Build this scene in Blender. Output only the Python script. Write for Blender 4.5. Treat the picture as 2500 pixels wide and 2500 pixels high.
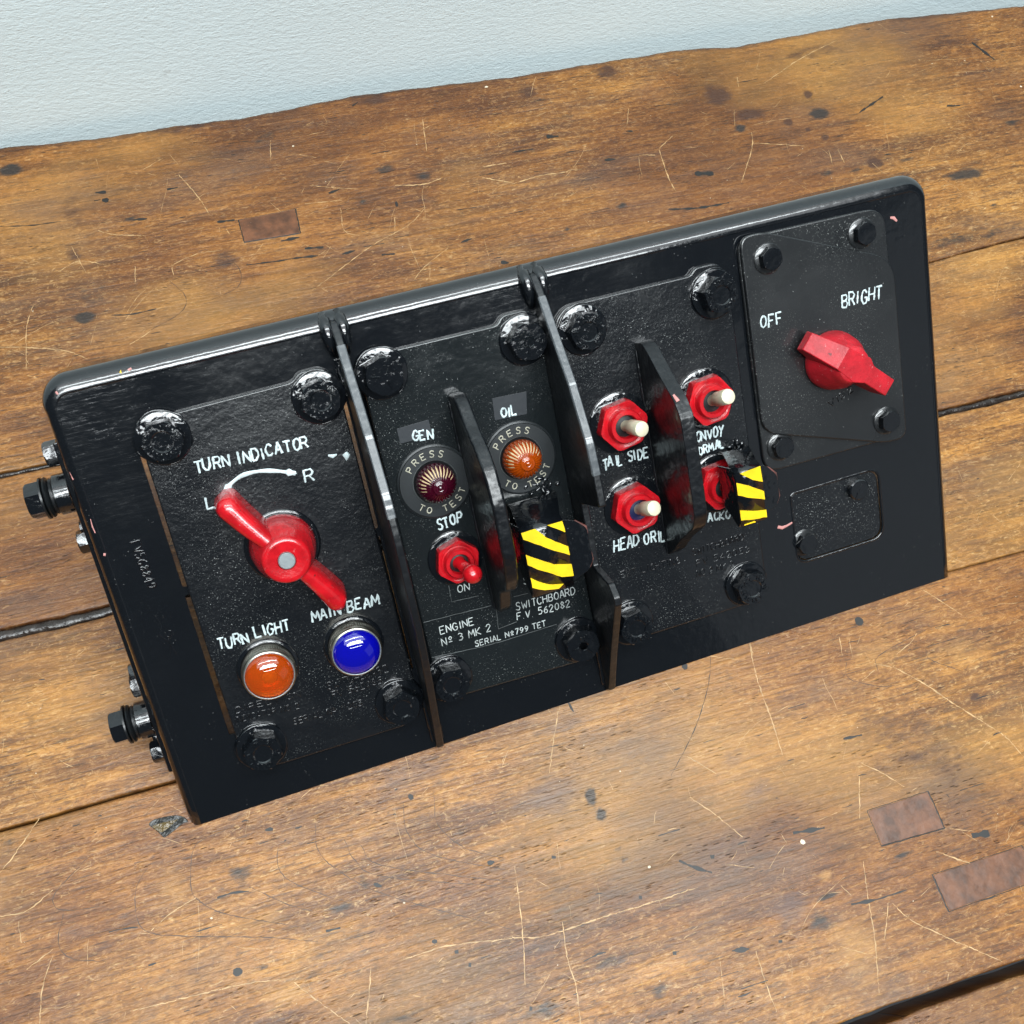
import bpy, bmesh, math, random
import numpy as np
from mathutils import Vector, Matrix
random.seed(7); rng = np.random.default_rng(7)
R = math.radians
for o in list(bpy.data.objects): bpy.data.objects.remove(o)
scn = bpy.context.scene; COL = scn.collection

# ------------------------------------------------------------------ camera
cam_d = bpy.data.cameras.new('camera'); cam = bpy.data.objects.new('camera', cam_d); COL.objects.link(cam)
cam_d.sensor_width = 36; cam_d.lens = 37.13; cam_d.clip_start = 0.01; cam_d.clip_end = 50
cam.matrix_world = Matrix(((0.95526942, 0.22534745, -0.19151727, 0.08273615), (-0.28093508, 0.89378093, -0.34961569, -0.08345783),
                           (0.09238949, 0.3877811, 0.91710959, 0.52805139), (0, 0, 0, 1)))
scn.camera = cam
scn.render.resolution_x = scn.render.resolution_y = 1024
# ------------------------------------------------------------------ light
world = bpy.data.worlds.new('World'); scn.world = world; world.use_nodes = True
world.node_tree.nodes['Background'].inputs[0].default_value = (0.80, 0.90, 1.0, 1)
world.node_tree.nodes['Background'].inputs[1].default_value = 0.07
def lamp(name, loc, target, sx, sy, power, col=(1, 1, 1), spin=0):
    d = bpy.data.lights.new(name, 'AREA'); d.shape = 'RECTANGLE'; d.size = sx; d.size_y = sy; d.energy = power; d.color = col
    o = bpy.data.objects.new(name, d); COL.objects.link(o); o.location = loc
    q = (Vector(target) - Vector(loc)).to_track_quat('-Z', 'Y').to_matrix().to_4x4()
    o.matrix_world = Matrix.Translation(loc) @ q @ Matrix.Rotation(spin, 4, 'Z'); return o
lamp('overhead_strip', (-0.15, 0.02, 1.9), (-0.15, 0.02, 0), 1.3, 0.10, 12, (0.90, 0.98, 1))
lamp('overhead_strip', (0.75, 0.10, 1.9), (0.75, 0.10, 0), 1.3, 0.10, 10, (0.90, 0.98, 1))
lamp('overhead_strip', (0.25, -0.55, 1.9), (0.25, -0.3, 0.2), 1.3, 0.10, 14, (0.92, 0.98, 1))
lamp('front_fill', (0.25, -0.98, 2.3), (0.3, 0.4, 0.2), 2.2, 0.35, 56, (0.92, 0.98, 1))  # added fill from the front, brightens the wall
lamp('overhead_strip', (0.30, -1.40, 1.95), (0.3, 0.1, 0.1), 1.4, 0.05, 7, (0.92, 0.98, 1))  # added narrow source for sparkles on bolts and thick paint
lamp('ceiling_bounce', (0.3, 0.0, 2.3), (0.3, 0.1, 0), 3.2, 1.4, 34, (0.93, 0.98, 1))
lamp('room_fill', (1.9, -1.7, 1.0), (0.3, 0.1, 0.05), 1.6, 1.2, 1.4, (0.9, 0.96, 1))  # added dim fill, gives a sheen to the right of the black face
scn.view_settings.view_transform = 'Standard'; scn.view_settings.look = 'None'
scn.view_settings.exposure = 0.0; scn.view_settings.gamma = 1

# ------------------------------------------------------------------ measured data (millimetres)
TEXTS = [('TURN INDICATOR', (50.1, 164.7),(99.1, 162.9), 5.0, 'paint', 2.5),('L', (50.4, 148.3),(53.5, 148.2), 5.1, 'paint', 2.5),('R', (93.5, 148.1),(97.8, 148.1), 5.2, 'paint', 2.5),('TURN LIGHT', (37.1, 83.7),(69.5, 83.2), 5.2, 'paint', 2.5),('MAIN BEAM', (80.0, 83.5),(111.5, 82.6), 5.2, 'paint', 2.5),('GEN', (144.1, 153.8),(153.5, 153.4), 4.3, 'paint', 2.6),('OIL', (186.5, 153.5),(194.2, 153.0), 4.3, 'paint', 2.6),('STOP', (146.2, 109.8),(158.2, 110.2), 4.8, 'paint', 2.5),('ON', (148.5, 76.5),(154.3, 76.1), 3.7, 'fine', 2.5),('S', (180.7, 70.9),(182.9, 70.9), 3.8, 'fine', 2.5),('SWITCHBOARD', (174.4, 58.8),(205.1, 58.1), 3.8, 'fine', 2.5),('F.V. 562082', (173.7, 53.9),(201.2, 52.4), 3.6, 'fine', 2.5),('ENGINE', (135.8, 58.5),(152.8, 58.5), 3.8, 'fine', 2.5),('No 3 MK 2', (135.3, 52.6),(160.1, 52.4), 3.8, 'fine', 2.5),('SERIAL No799 TET', (150.9, 46.8),(187.4, 46.5), 2.9, 'fine', 2.5),('TAIL SIDE', (230.2, 116.4),(254.0, 116.6), 4.9, 'paint', 2.5),('HEAD ORIL', (228.5, 73.7),(256.3, 71.8), 5.8, 'paint', 2.5),('ONVOY', (279.2, 116.6),(294.2, 116.0), 5.2, 'paint', 2.5),('ORMAL', (279.9, 109.8),(293.6, 109.9), 4.1, 'paint', 2.5),('ACKO', (279.6, 74.4),(291.9, 73.4), 4.6, 'paint', 2.5),('OFF', (320.2, 163.8),(331.3, 163.4), 5.7, 'paint', 4),('BRIGHT', (364.5, 163.6),(386.6, 162.6), 6.3, 'paint', 4),('SWITCHBOARD', (268.8, 59.2),(297.7, 59.5), 3.5, 'relief', 2.5),('FV 542053', (270.1, 52.7),(300.2, 51.9), 3.5, 'relief', 2.5),('EXT LIGHTING', (229.5, 59.0),(261.7, 57.5), 3.4, 'relief', 2.5),('NO 2 MK 2', (269.3, 47.2),(290.1, 46.5), 3.4, 'relief', 2.5),('SWITCHBOARD', (78.1, 48.7),(107.5, 48.2), 3.7, 'relief', 2.5),('FV 562085', (79.2, 43.7),(103.7, 43.3), 3.3, 'relief', 2.5),('SERIAL No 11205', (58.8, 36.4),(91.7, 35.4), 3.1, 'relief', 2.5),('DIRECTION', (35.8, 50.9),(65.6, 49.6), 3.0, 'relief', 2.5),('INDICATOR NO 2', (34.0, 46.5),(63.1, 43.8), 3.0, 'relief', 2.5),('V152', (352.8, 115.4),(366.8, 120.8), 3.5, 'relief', 4)]
TRACES = {'arrow': [(59.0, 153.4),(62.2, 155.9),(67.0, 158.2),(71.8, 158.8),(77.7, 158.1),(83.3, 156.4),(90.5, 153.4)], 'smudge': [(106.1, 157.4),(108.0, 156.5),(110.0, 156.9)], 'smudge2': [(113.3, 156.5),(114.2, 154.6),(115.4, 155.4)], 'fv': [(15.3, 142.0),(16.2, 119.5)], 'dia': [(15.6, 106.7),(16.6, 101.6),(14.5, 97.6),(17.6, 92.8),(19.0, 86.5)], 'dia2': [(18.6, 105.7),(16.6, 101.6),(20.0, 97.3),(17.6, 92.8),(15.8, 85.9)], 'diaS': [(16.7, 97.9),(17.7, 94.9)], 'tape1': [(138.4, 161.1),(153.2, 161.5),(153.5, 154.1),(138.4, 154.2)], 'tape2': [(184.0, 163.5),(200.3, 162.6),(198.5, 152.4),(183.1, 153.4)], 'box1': [(129.3, 67.2),(145.4, 66.3),(162.9, 65.3)], 'box2': [(129.1, 48.4),(158.8, 45.7),(192.8, 45.4)], 'box3': [(145.0, 81.5),(144.6, 73.1),(157.9, 72.2)], 'box4': [(163.8, 52.4),(173.3, 53.1)], 'box5': [(174.4, 66.3),(181.6, 65.9)], 'box6': [(165.0, 64.0),(163.8, 52.4)]}
SCRATCH = [(1, [(58.4, 381.0),(63.6, 369.7),(68.0, 358.6),(70.6, 349.4)]),(1, [(6.4, 350.1),(14.8, 345.4),(31.7, 340.7)]),(1, [(-55.8, 282.9),(-39.3, 278.7),(-21.7, 272.3),(-11.2, 264.6)]),(0.7, [(43.4, 309.4),(44.6, 316.7),(58.4, 321.3),(72.2, 321.1)]),(0.7, [(214.3, 393.9),(210.3, 368.4)]),(0.7, [(117.1, 396.2),(114.1, 379.8)]),(0.7, [(133.6, 356.9),(150.5, 351.3),(161.4, 348.4)]),(0.7, [(127.6, 343.9),(150.0, 342.1)]),(0.7, [(178.4, 322.8),(176.1, 313.2)]),(0.7, [(197.3, 324.8),(184.8, 315.3),(159.3, 304.9),(122.6, 284.0)]),(0.7, [(204.2, 294.0),(186.5, 283.2),(178.0, 275.4)]),(0.7, [(-9.7, 342.0),(-6.7, 330.9),(-4.2, 321.9)]),(0.7, [(-19.1, 326.1),(-6.7, 330.9),(7.4, 324.9)]),(0.7, [(23.2, 320.5),(21.6, 309.5)]),(0.7, [(-35.3, 306.7),(-40.6, 291.7),(-43.6, 265.9)]),(0.7, [(12.4, 268.8),(20.3, 272.3),(25.2, 275.6)]),(0.7, [(147.9, 336.4),(146.5, 319.6),(154.9, 313.8)]),(0.7, [(38.4, 389.3),(51.3, 395.4)]),(1.3, [(184.3, 346.2),(202.1, 343.5),(214.7, 346.1)]),(1.3, [(241.4, 349.0),(257.1, 349.0)]),(1.3, [(239.1, 341.0),(256.3, 333.1)]),(0.8, [(448.2, 378.4),(485.2, 395.5),(516.2, 405.7)]),(0.8, [(358.2, 340.1),(370.3, 347.7)]),(0.8, [(424.2, 340.1),(419.3, 327.5),(401.9, 302.4)]),(0.8, [(421.8, 331.5),(454.7, 322.5)]),(0.8, [(432.2, 387.5),(429.6, 378.5)]),(0.8, [(470.4, 315.8),(467.7, 302.9)]),(0.8, [(476.6, 314.5),(476.6, 303.3)]),(0.8, [(349.3, 375.8),(344.0, 363.2)]),(0.8, [(343.5, 337.6),(353.8, 335.4)]),(1.2, [(357.9, 339.0),(356.2, 316.4),(357.3, 304.3)]),(1.2, [(256.0, 332.1),(274.3, 334.7),(293.6, 334.2)]),(0.8, [(-65.7, 23.1),(-77.7, 10.6),(-85.4, 3.7)]),(0.8, [(-87.4, -15.1),(-76.1, -16.1),(-63.9, -10.2)]),(0.8, [(-24.7, -39.8),(-14.4, -34.6),(-3.1, -31.3)]),(0.8, [(-67.3, -37.7),(-73.3, -50.0),(-76.1, -64.1)]),(0.8, [(-78.9, -40.5),(-67.0, -35.5)]),(0.8, [(-38.7, -70.2),(-20.5, -71.2),(8.5, -73.1),(29.2, -76.4)]),(0.8, [(32.3, -79.0),(40.9, -89.5),(52.4, -102.5)]),(0.8, [(66.8, -82.3),(62.4, -95.9),(59.1, -104.5)]),(0.8, [(78.9, -83.5),(103.9, -83.9),(132.1, -89.1)]),(0.8, [(-80.0, -19.6),(-79.9, -28.9)]),(1.1, [(294.0, 14.5),(290.9, -6.8),(290.5, -26.8),(289.2, -44.7)]),(1.1, [(355.7, -13.2),(366.5, -19.1),(378.3, -31.1),(386.2, -41.3),(398.3, -55.6),(408.2, -67.6),(413.1, -80.4)]),(1.1, [(132.3, -88.7),(148.0, -92.4),(177.2, -92.1),(199.9, -92.6),(224.7, -92.3)]),(1.1, [(346.9, -110.0),(358.1, -117.8),(369.4, -125.6)]),(0.8, [(354.9, -16.7),(345.5, -20.1)]),(0.8, [(323.9, -65.3),(315.6, -84.6)]),(0.8, [(327.3, -59.4),(336.5, -67.5),(344.5, -76.6)]),(0.8, [(240.2, -31.1),(252.7, -44.1)]),(0.8, [(235.6, -51.5),(244.5, -61.9),(254.6, -76.6)]),(0.8, [(309.0, -103.8),(304.0, -121.5),(299.3, -140.0),(292.0, -160.7)]),(0.8, [(313.1, -125.4),(304.2, -140.2)]),(0.8, [(315.0, -125.9),(320.3, -135.0),(330.5, -144.2),(356.6, -165.4)]),(0.8, [(186.7, 10.0),(179.7, -3.4),(171.3, -21.5)]),(0.8, [(293.3, -111.4),(296.7, -116.8)]),(0.8, [(142.4, -58.6),(137.7, -87.9),(132.4, -109.9)]),(0.8, [(157.0, -88.7),(154.6, -104.7),(154.8, -116.5),(152.2, -132.5)]),(0.8, [(241.8, -126.8),(241.2, -142.1),(241.8, -154.0)]),(0.8, [(369.8, -11.7),(379.5, -8.2),(386.3, -4.0)]),(0.8, [(400.2, 17.6),(407.8, 8.2),(415.3, -1.1)]),(0.8, [(294.6, 14.9),(293.5, 8.0)]),(0.8, [(343.3, 5.1),(340.7, -4.6)]),(0.8, [(488.9, 227.6),(492.3, 230.8),(495.3, 231.5)]),(0.8, [(493.5, 272.3),(496.3, 266.1)]),(0.8, [(509.2, 272.5),(505.4, 267.0)]),(0.8, [(502.0, 267.7),(507.7, 269.3)])]
DARK = [(1, [(-47.1, 364.6),(-29.6, 361.8),(-13.2, 361.2)]),(2.5, [(74.4, 341.6),(84.6, 341.0)]),(2.5, [(120.7, 311.8),(131.6, 310.4)]),(2, [(141.1, 303.0),(149.4, 304.1)]),(1.2, [(85.2, 307.6),(103.8, 306.4),(117.9, 306.2)]),(2, [(113.2, 306.3),(127.2, 305.1)]),(2.5, [(49.8, 371.6),(56.1, 371.7)]),(3, [(8.7, 377.7),(14.8, 377.0)]),(4, [(11.7, 371.7),(15.4, 370.5)]),(2, [(26.7, 353.5),(35.1, 352.7)]),(2, [(213.0, 296.1),(220.1, 297.5)]),(3, [(232.7, 276.8),(237.3, 275.4)]),(1.2, [(5.4, 290.2),(16.9, 288.4),(30.3, 289.0)]),(2, [(182.1, 334.2),(181.5, 330.3)]),(2, [(143.3, 348.7),(150.3, 350.3)]),(2.5, [(108.1, 320.1),(119.4, 320.6)]),(2, [(164.0, 297.5),(171.9, 296.6)]),(2, [(173.1, 413.3),(177.2, 415.8)]),(1.5, [(263.2, 356.4),(277.3, 356.3)]),(4, [(288.7, 364.3),(296.4, 362.8)]),(2.5, [(320.0, 338.1),(327.1, 337.7)]),(2, [(347.7, 292.5),(366.5, 289.5),(388.3, 289.1)]),(5, [(374.4, 315.8),(386.5, 313.3)]),(2, [(568.3, 334.3),(577.9, 332.9)]),(2, [(504.2, 341.2),(526.8, 351.0)]),(2, [(341.4, 358.1),(345.7, 357.2)]),(3, [(613.1, 384.8),(622.3, 366.6)]),(1.5, [(6.1, -34.0),(13.4, -33.9),(20.5, -35.2)]),(2, [(50.6, -61.8),(57.2, -62.5)]),(4, [(7.2, -67.0),(11.2, -68.2)]),(1, [(-42.7, -35.1),(-38.1, -35.3),(-30.1, -36.5)]),(3, [(130.3, -53.8),(133.6, -54.1)]),(3, [(102.5, -12.7),(103.1, -15.5)]),(1.5, [(-28.1, -53.8),(-24.6, -53.7)]),(2.5, [(32.8, -10.4),(36.5, -10.8)]),(2, [(96.1, -80.1),(98.5, -80.4)]),(3, [(105.0, -87.1),(106.8, -87.4)]),(3, [(109.7, -94.2),(110.9, -94.6)]),(2, [(76.3, -48.0),(79.6, -50.1)]),(2.2, [(220.1, -78.3),(226.6, -83.4),(233.9, -88.0)]),(2, [(294.9, -120.7),(308.7, -122.2)]),(1, [(308.7, -122.2),(324.7, -122.4)]),(2.5, [(230.7, -123.5),(239.1, -125.0)]),(3, [(203.1, -116.4),(204.8, -116.9)]),(3, [(195.6, -88.6),(197.1, -89.1)]),(2.5, [(279.8, -81.8),(296.4, -83.9)]),(4, [(236.8, -80.3),(236.6, -82.0)]),(3, [(160.8, -59.6),(162.7, -60.2)]),(1.2, [(161.4, -107.9),(169.7, -106.8),(172.8, -107.1)]),(5, [(368.2, -108.2),(377.5, -109.5)]),(2, [(323.4, -45.7),(333.8, -46.4)]),(2.5, [(253.9, -126.0),(255.8, -126.4)]),(4, [(131.5, -119.6),(132.7, -120.0)]),(0.5, [(271.4, 13.1),(264.5, -1.1),(250.1, -20.0),(230.0, -39.2)]),(4, [(254.6, 12.4),(257.4, 11.2)]),(6, [(355.2, 10.7),(359.7, 10.0)]),(1.3, [(190.8, 11.7),(192.3, 4.5)]),(0.8, [(365.2, -87.8),(364.4, -86.2)])]
RINGS = [[(-47.3, -0.6),(-62.9, -11.7),(-64.1, -17.2),(-59.4, -20.7),(-42.3, -23.6)], [(-21.4, -11.6),(-28.0, -19.4),(-29.9, -31.8),(-25.9, -40.0),(-10.4, -46.3),(23.6, -56.8),(46.2, -65.2)], [(16.4, -5.1),(1.0, -8.2),(-3.8, -21.5),(-3.1, -31.3),(8.3, -41.8),(36.1, -55.2)], [(37.4, -18.6),(35.5, -27.9),(40.0, -36.5),(56.1, -48.4)], [(20.9, -33.4),(37.8, -46.8),(46.7, -51.7)], [(56.1, -13.8),(54.8, -26.0),(62.2, -38.0),(81.1, -54.5),(133.3, -85.3)], [(67.8, -24.7),(70.4, -35.4),(81.8, -46.1),(138.5, -67.4)], [(74.4, -29.1),(83.0, -41.5),(139.2, -65.1)], [(113.9, -17.2),(112.0, -29.6),(121.3, -43.7),(138.3, -53.6)], [(-60.7, -21.7),(-64.4, -33.4),(-59.8, -41.6),(-45.6, -46.9)], [(98.5, -15.5),(97.3, -30.6),(107.0, -43.4),(140.6, -60.5)], [(356.3, -17.1),(359.3, -10.4),(380.8, -5.5),(391.3, -3.7)], [(386.8, -13.2),(387.1, -19.4),(401.4, -29.9)], [(341.2, -8.6),(339.1, -16.9),(352.7, -25.0),(365.6, -27.7)], [(40.6, 306.2),(47.5, 293.4),(42.8, 283.4),(23.6, 275.1)], [(71.7, 318.3),(80.4, 306.8),(78.0, 294.0),(61.7, 288.3)]]
STAINS = [(413, 375, 9.0, 8.3, 0, 0.8),(428, 355, 9.6, 4.7, 0, 0.8),(418, 345, 3.9, 3.0, 1, 0.9),(476, 346, 6.2, 4.3, 1, 1),(452, 343, 3.1, 2.5, 0, 1),(472, 326, 2.6, 2.5, 0, 1),(463, 335, 2.1, 1.7, 0, 1),(475, 363, 2.9, 3.5, 0, 0.9),(497, 299, 5.1, 4.1, 0, 0.9),(461, 298, 5.0, 2.4, 1, 0.6),(482, 296, 5.0, 2.1, 1, 0.6),(554, 277, 14.5, 4.5, 1, 0.8),(346, 409, 8.8, 6.7, 0, 0.7),(288, 402, 6.6, 7.6, 0, 0.6),(607, 311, 6.5, 3.2, 1, 0.6),(320, 302, 3.6, 2.3, 1, 0.8),(280, 292, 2.5, 1.5, 1, 0.8),(562, 250, 2.9, 1.4, 1, 0.7),(487, 399, 32.0, 6.8, 0, 0.4),(381, 314, 6.7, 2.4, 1, 0.6),(529, 230, 52.5, 5.0, 1, 0.45),(598, 390, 29.5, 13.9, 0, 0.35),(306, 378, 11.3, 2.1, 1, 0.5),(-9, 292, 5.9, 3.8, 1, 0.9),(-37, 405, 6.9, 3.6, 1, 1),(-6, 368, 7.7, 7.6, 0, 0.5),(162, 338, 3.3, 2.0, 1, 0.5),(181, 360, 6.9, 4.0, 1, 0.5),(114, 399, 10.2, 5.1, 1, 0.4),(-4, 307, 14.9, 8.9, 1, 0.35),(-9, 432, 42.2, 12.3, 0, 0.4),(74, 314, 9.5, 7.4, 0, 0.5),(196, 333, 10.3, 7.8, 0, 0.4),(27, 354, 6.3, 1.9, 1, 0.6),(-10, 336, 4.5, 7.4, 0, 0.5),(186, 417, 12.6, 5.4, 0, 0.7),(68, 417, 33.7, 4.5, 0, 0.5),(204, 350, 7.0, 3.6, 1, 0.5),(18, -27, 5.5, 5.1, 1, 0.6),(72, -46, 3.1, 4.5, 1, 0.55),(59, -54, 7.4, 2.9, 1, 0.6),(40, -78, 3.6, 1.6, 1, 0.6),(21, -69, 2.3, 1.3, 1, 0.6),(28, -83, 8.9, 4.3, 2, 0.8),(107, -3, 20.0, 6.2, 3, 0.6),(45, -60, 6.0, 4.5, 3, 0.5),(-45, -40, 5.7, 3.3, 3, 0.4),(-15, -4, 12.1, 3.5, 3, 0.4),(-57, -30, 6.9, 5.5, 3, 0.4),(-80, 16, 3.5, 1.6, 1, 0.6),(48, -71, 7.3, 1.3, 1, 0.5),(-13, -24, 7.2, 10.2, 2, 0.5),(95, -9, 7.8, 7.2, 3, 0.4),(19, -49, 15.6, 3.4, 2, 0.5),(120, -38, 5.2, 3.0, 1, 0.4),(118, -22, 2.6, 1.6, 1, 0.5),(19, 16, 18.9, 3.7, 3, 0.4),(73, -107, 14.4, 2.1, 1, 0.4),(-32, -74, 6.9, 2.1, 3, 0.5),(167, -32, 14.9, 7.2, 3, 0.8),(188, -38, 2.5, 4.2, 1, 1),(190, -47, 2.4, 2.7, 1, 1),(161, -75, 9.2, 2.8, 1, 0.5),(265, -114, 8.9, 5.5, 3, 0.9),(278, -123, 6.2, 4.4, 1, 0.6),(286, -114, 7.0, 1.3, 1, 0.7),(270, -58, 10.1, 4.8, 3, 0.5),(215, -30, 2.5, 1.5, 1, 0.6),(139, -122, 13.7, 4.1, 1, 0.5),(191, -130, 5.8, 3.7, 1, 0.5),(193, -64, 2.0, 0.9, 1, 0.9),(195, -70, 2.4, 1.2, 1, 0.8),(186, -58, 1.6, 0.9, 1, 0.8),(186, -1, 11.3, 2.8, 3, 0.7),(290, -138, 12.4, 12.8, 2, 0.6),(359, -10, 14.1, 8.0, 2, 0.5),(406, -20, 22.6, 9.4, 2, 0.4),(266, -40, 8.6, 3.8, 3, 0.4),(330, -107, 5.7, 1.7, 1, 0.7),(367, -74, 2.1, 2.2, 4, 0.6),(288, -105, 3.3, 1.8, 2, 1),(231, 4, 29.2, 5.2, 2, 0.4),(384, -32, 15.7, 7.8, 0, 0.3),(402, -44, 3.1, 1.9, 0, 0.8),(357, -49, 30.7, 10.1, 0, 0.35),(372, -73, 15.2, 8.6, 0, 0.4),(359, -131, 29.3, 6.7, 0, 0.3),(177, -111, 20.9, 3.3, 1, 0.35),(341, -41, 9.1, 5.1, 0, 0.4),(354, -64, 24.3, 3.7, 0, 0.4),(253, -35, 8.6, 3.8, 4, 0.3),(488, 245, 5.6, 2.5, 3, 0.7),(521, 297, 7.9, 1.6, 1, 0.5),(509, 292, 8.4, 0.6, 1, 0.7),(480, 221, 5.6, 2.4, 3, 0.5),(473, 216, 3.0, 1.2, 1, 0.5),(513, 305, 1.3, 0.7, 1, 0.5),(522, 305, 1.3, 0.6, 1, 0.6),(500, 275, 0.9, 0.5, 1, 0.9),(481, 232, 3.7, 0.8, 3, 0.6),(516, 286, 3.9, 1.0, 1, 0.4)]
BACK_EDGE = [(-40.7, 424.4),(-7.1, 421.6),(27.2, 419.9),(33.7, 420.3),(65.9, 420.6),(101.7, 418.8),(126.9, 419.9),(152.7, 421.8),(175.4, 422.9),(201.4, 422.3),(239.9, 420.5),(281.5, 418.6),(347.1, 419.6),(375.8, 419.4),(399.3, 420.0),(423.9, 417.5),(442.7, 414.7),(453.1, 415.7),(504.7, 417.5),(557.8, 419.3),(599.3, 416.3),(670.2, 411.9)]
GAPS = {'g1': [(-64.1, 204.4),(-51.7, 204.3),(-37.6, 205.0)], 'g1r': [(501.7, 217.3),(538.9, 218.7),(571.6, 223.0)], 'g2top': [(-73.0, 120.4),(-53.7, 118.5),(-35.8, 118.7),(-19.3, 119.1)], 'g2bot': [(-73.8, 113.6),(-50.5, 111.8),(-20.0, 113.7)], 'g2r': [(462.2, 118.9),(488.7, 118.8),(517.3, 119.2)], 'g2rb': [(460.1, 114.6),(486.1, 113.7),(514.9, 114.5)], 'g3': [(-83.5, 22.0),(-65.2, 22.5),(-46.7, 22.1),(-27.9, 22.7),(-6.0, 23.9)], 'g4t': [(270.2, -167.8),(312.0, -166.6),(367.7, -167.4)], 'g4b': [(292.1, -174.3),(330.9, -173.2),(365.2, -172.1)]}
PLUGS = [[(87.2, 340.2),(120.9, 341.2),(120.1, 323.6),(87.5, 324.1)], [(321.1, -82.5),(355.2, -82.3),(355.7, -100.7),(321.4, -99.6)], [(340.8, -119.8),(390.7, -120.0),(393.0, -136.7),(341.4, -137.0)]]
RESIN = [(-18.3, 7.3),(-15.9, 8.5),(-11.0, 8.3),(-5.7, 7.7),(-2.2, 6.0),(-0.3, 2.9),(-3.3, 3.1),(-6.5, 1.3),(-11.0, -0.7),(-12.8, -1.2),(-13.8, 0.7),(-15.3, 2.9),(-18.3, 6.2)]
RESIN_IN = [(-17.3, 5.6),(-13.4, 6.0),(-7.0, 5.6),(-4.6, 5.6),(-8.2, 3.6),(-10.8, 2.2),(-13.5, 1.5),(-15.6, 3.3)]
# ------------------------------------------------------------------ helpers
MM = 0.001
def link(o, parent=None):
    COL.objects.link(o)
    if parent is not None: o.parent = parent
    return o
def finish(me, ang=35):
    bm = bmesh.new(); bm.from_mesh(me)
    for f in bm.faces: f.smooth = True
    for e in bm.edges:
        if len(e.link_faces) == 2 and e.calc_face_angle(0) > R(ang): e.smooth = False
    bm.to_mesh(me); bm.free()
def obj(name, me, mat, parent=None, label=None, kind=None, bevel=0, seg=2, ang=35, loc=None, rot=None):
    if isinstance(me, bmesh.types.BMesh):
        bmesh.ops.recalc_face_normals(me, faces=me.faces)
        m2 = bpy.data.meshes.new(name); me.to_mesh(m2); me.free(); me = m2
    if mat is not None and not me.materials: me.materials.append(mat)
    if not bevel: finish(me, ang)
    o = bpy.data.objects.new(name, me); link(o, parent)
    if bevel:
        for p in me.polygons: p.use_smooth = True
        b = o.modifiers.new('bevel', 'BEVEL'); b.width = bevel * MM; b.segments = seg; b.limit_method = 'ANGLE'; b.angle_limit = R(30); b.harden_normals = True
    if label: o['label'] = label
    if kind: o['kind'] = kind
    if loc: o.location = [c * MM for c in loc]
    if rot: o.rotation_euler = rot
    return o
def clone(src, parent, loc=None, rot=None, label=None):
    c = src.copy(); COL.objects.link(c); c.parent = parent
    for k in ('label',):
        if k in c: del c[k]
    if label: c['label'] = label
    if loc: c.location = [v * MM for v in loc]
    if rot is not None: c.rotation_euler = rot
    for ch in src.children:
        d = ch.copy(); COL.objects.link(d); d.parent = c
    return c
def prism(bm, poly, n0, n1):
    a = [bm.verts.new((x * MM, y * MM, n0 * MM)) for x, y in poly]; b = [bm.verts.new((x * MM, y * MM, n1 * MM)) for x, y in poly]
    bm.faces.new(a); bm.faces.new(b)
    for i in range(len(a)):
        j = (i + 1) % len(a); bm.faces.new((a[i], a[j], b[j], b[i]))
def vane(bm, prof, u0, u1):       # profile in (v, n), thickness along u
    a = [bm.verts.new((u0 * MM, v * MM, n * MM)) for v, n in prof]; b = [bm.verts.new((u1 * MM, v * MM, n * MM)) for v, n in prof]
    bm.faces.new(a); bm.faces.new(b)
    for i in range(len(a)):
        j = (i + 1) % len(a); bm.faces.new((a[i], a[j], b[j], b[i]))
def lathe(bm, prof, seg=40, c=(0, 0), fn=None, close=True, axis='z'):
    rings = []
    for r, z in prof:
        ring = []
        for i in range(seg):
            t = 2 * math.pi * i / seg; rr = fn(r, t, z) if fn else r
            x, y, w = c[0] + rr * math.cos(t), c[1] + rr * math.sin(t), z
            if axis == '-x': x, y, w = -z, c[0] + rr * math.cos(t), c[1] + rr * math.sin(t)
            ring.append(bm.verts.new((x * MM, y * MM, w * MM)))
        rings.append(ring)
    for a, b in zip(rings, rings[1:]):
        for i in range(seg):
            j = (i + 1) % seg; bm.faces.new((a[i], a[j], b[j], b[i]))
    if close: bm.faces.new(rings[0]); bm.faces.new(rings[-1])
    return rings
def hexr(r, t, k=0.0):            # radius of a hexagon (corner radius r) in direction t
    a = (t - k) % (math.pi / 3) - math.pi / 6
    return r * math.cos(math.pi / 6) / math.cos(a)
def hexbolt(bm, rc, h, z0, z1=None, cham=0.9, axis='z', seg=48, dish=0):
    def f(r, t, z): return min(hexr(rc, t), r)
    top = z0 + h
    prof = [(rc * 2, z0), (rc * 2, top - cham), (rc * .955, top - cham * .4), (rc * .90, top)]
    if dish: prof += [(rc * .50, top), (rc * .44, top - dish), (rc * .1, top - dish)]
    return lathe(bm, prof, seg, fn=f, axis=axis)
def rounded(poly, r, k=6):        # round the corners of a polygon; r one number or one per corner
    out = []; n = len(poly)
    for i in range(n):
        p0, p, p1 = Vector(poly[i - 1]), Vector(poly[i]), Vector(poly[(i + 1) % n]); ri = r[i] if isinstance(r, (list, tuple)) else r
        if ri <= 0: out.append(tuple(p)); continue
        a, b = (p0 - p), (p1 - p); d = min(ri, a.length * .48, b.length * .48); a.normalize(); b.normalize()
        s, e = p + a * d, p + b * d
        for j in range(k + 1):
            t = j / k; q = (1 - t) ** 2 * s + 2 * t * (1 - t) * p + t * t * e; out.append((q.x, q.y))
    return out
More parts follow.
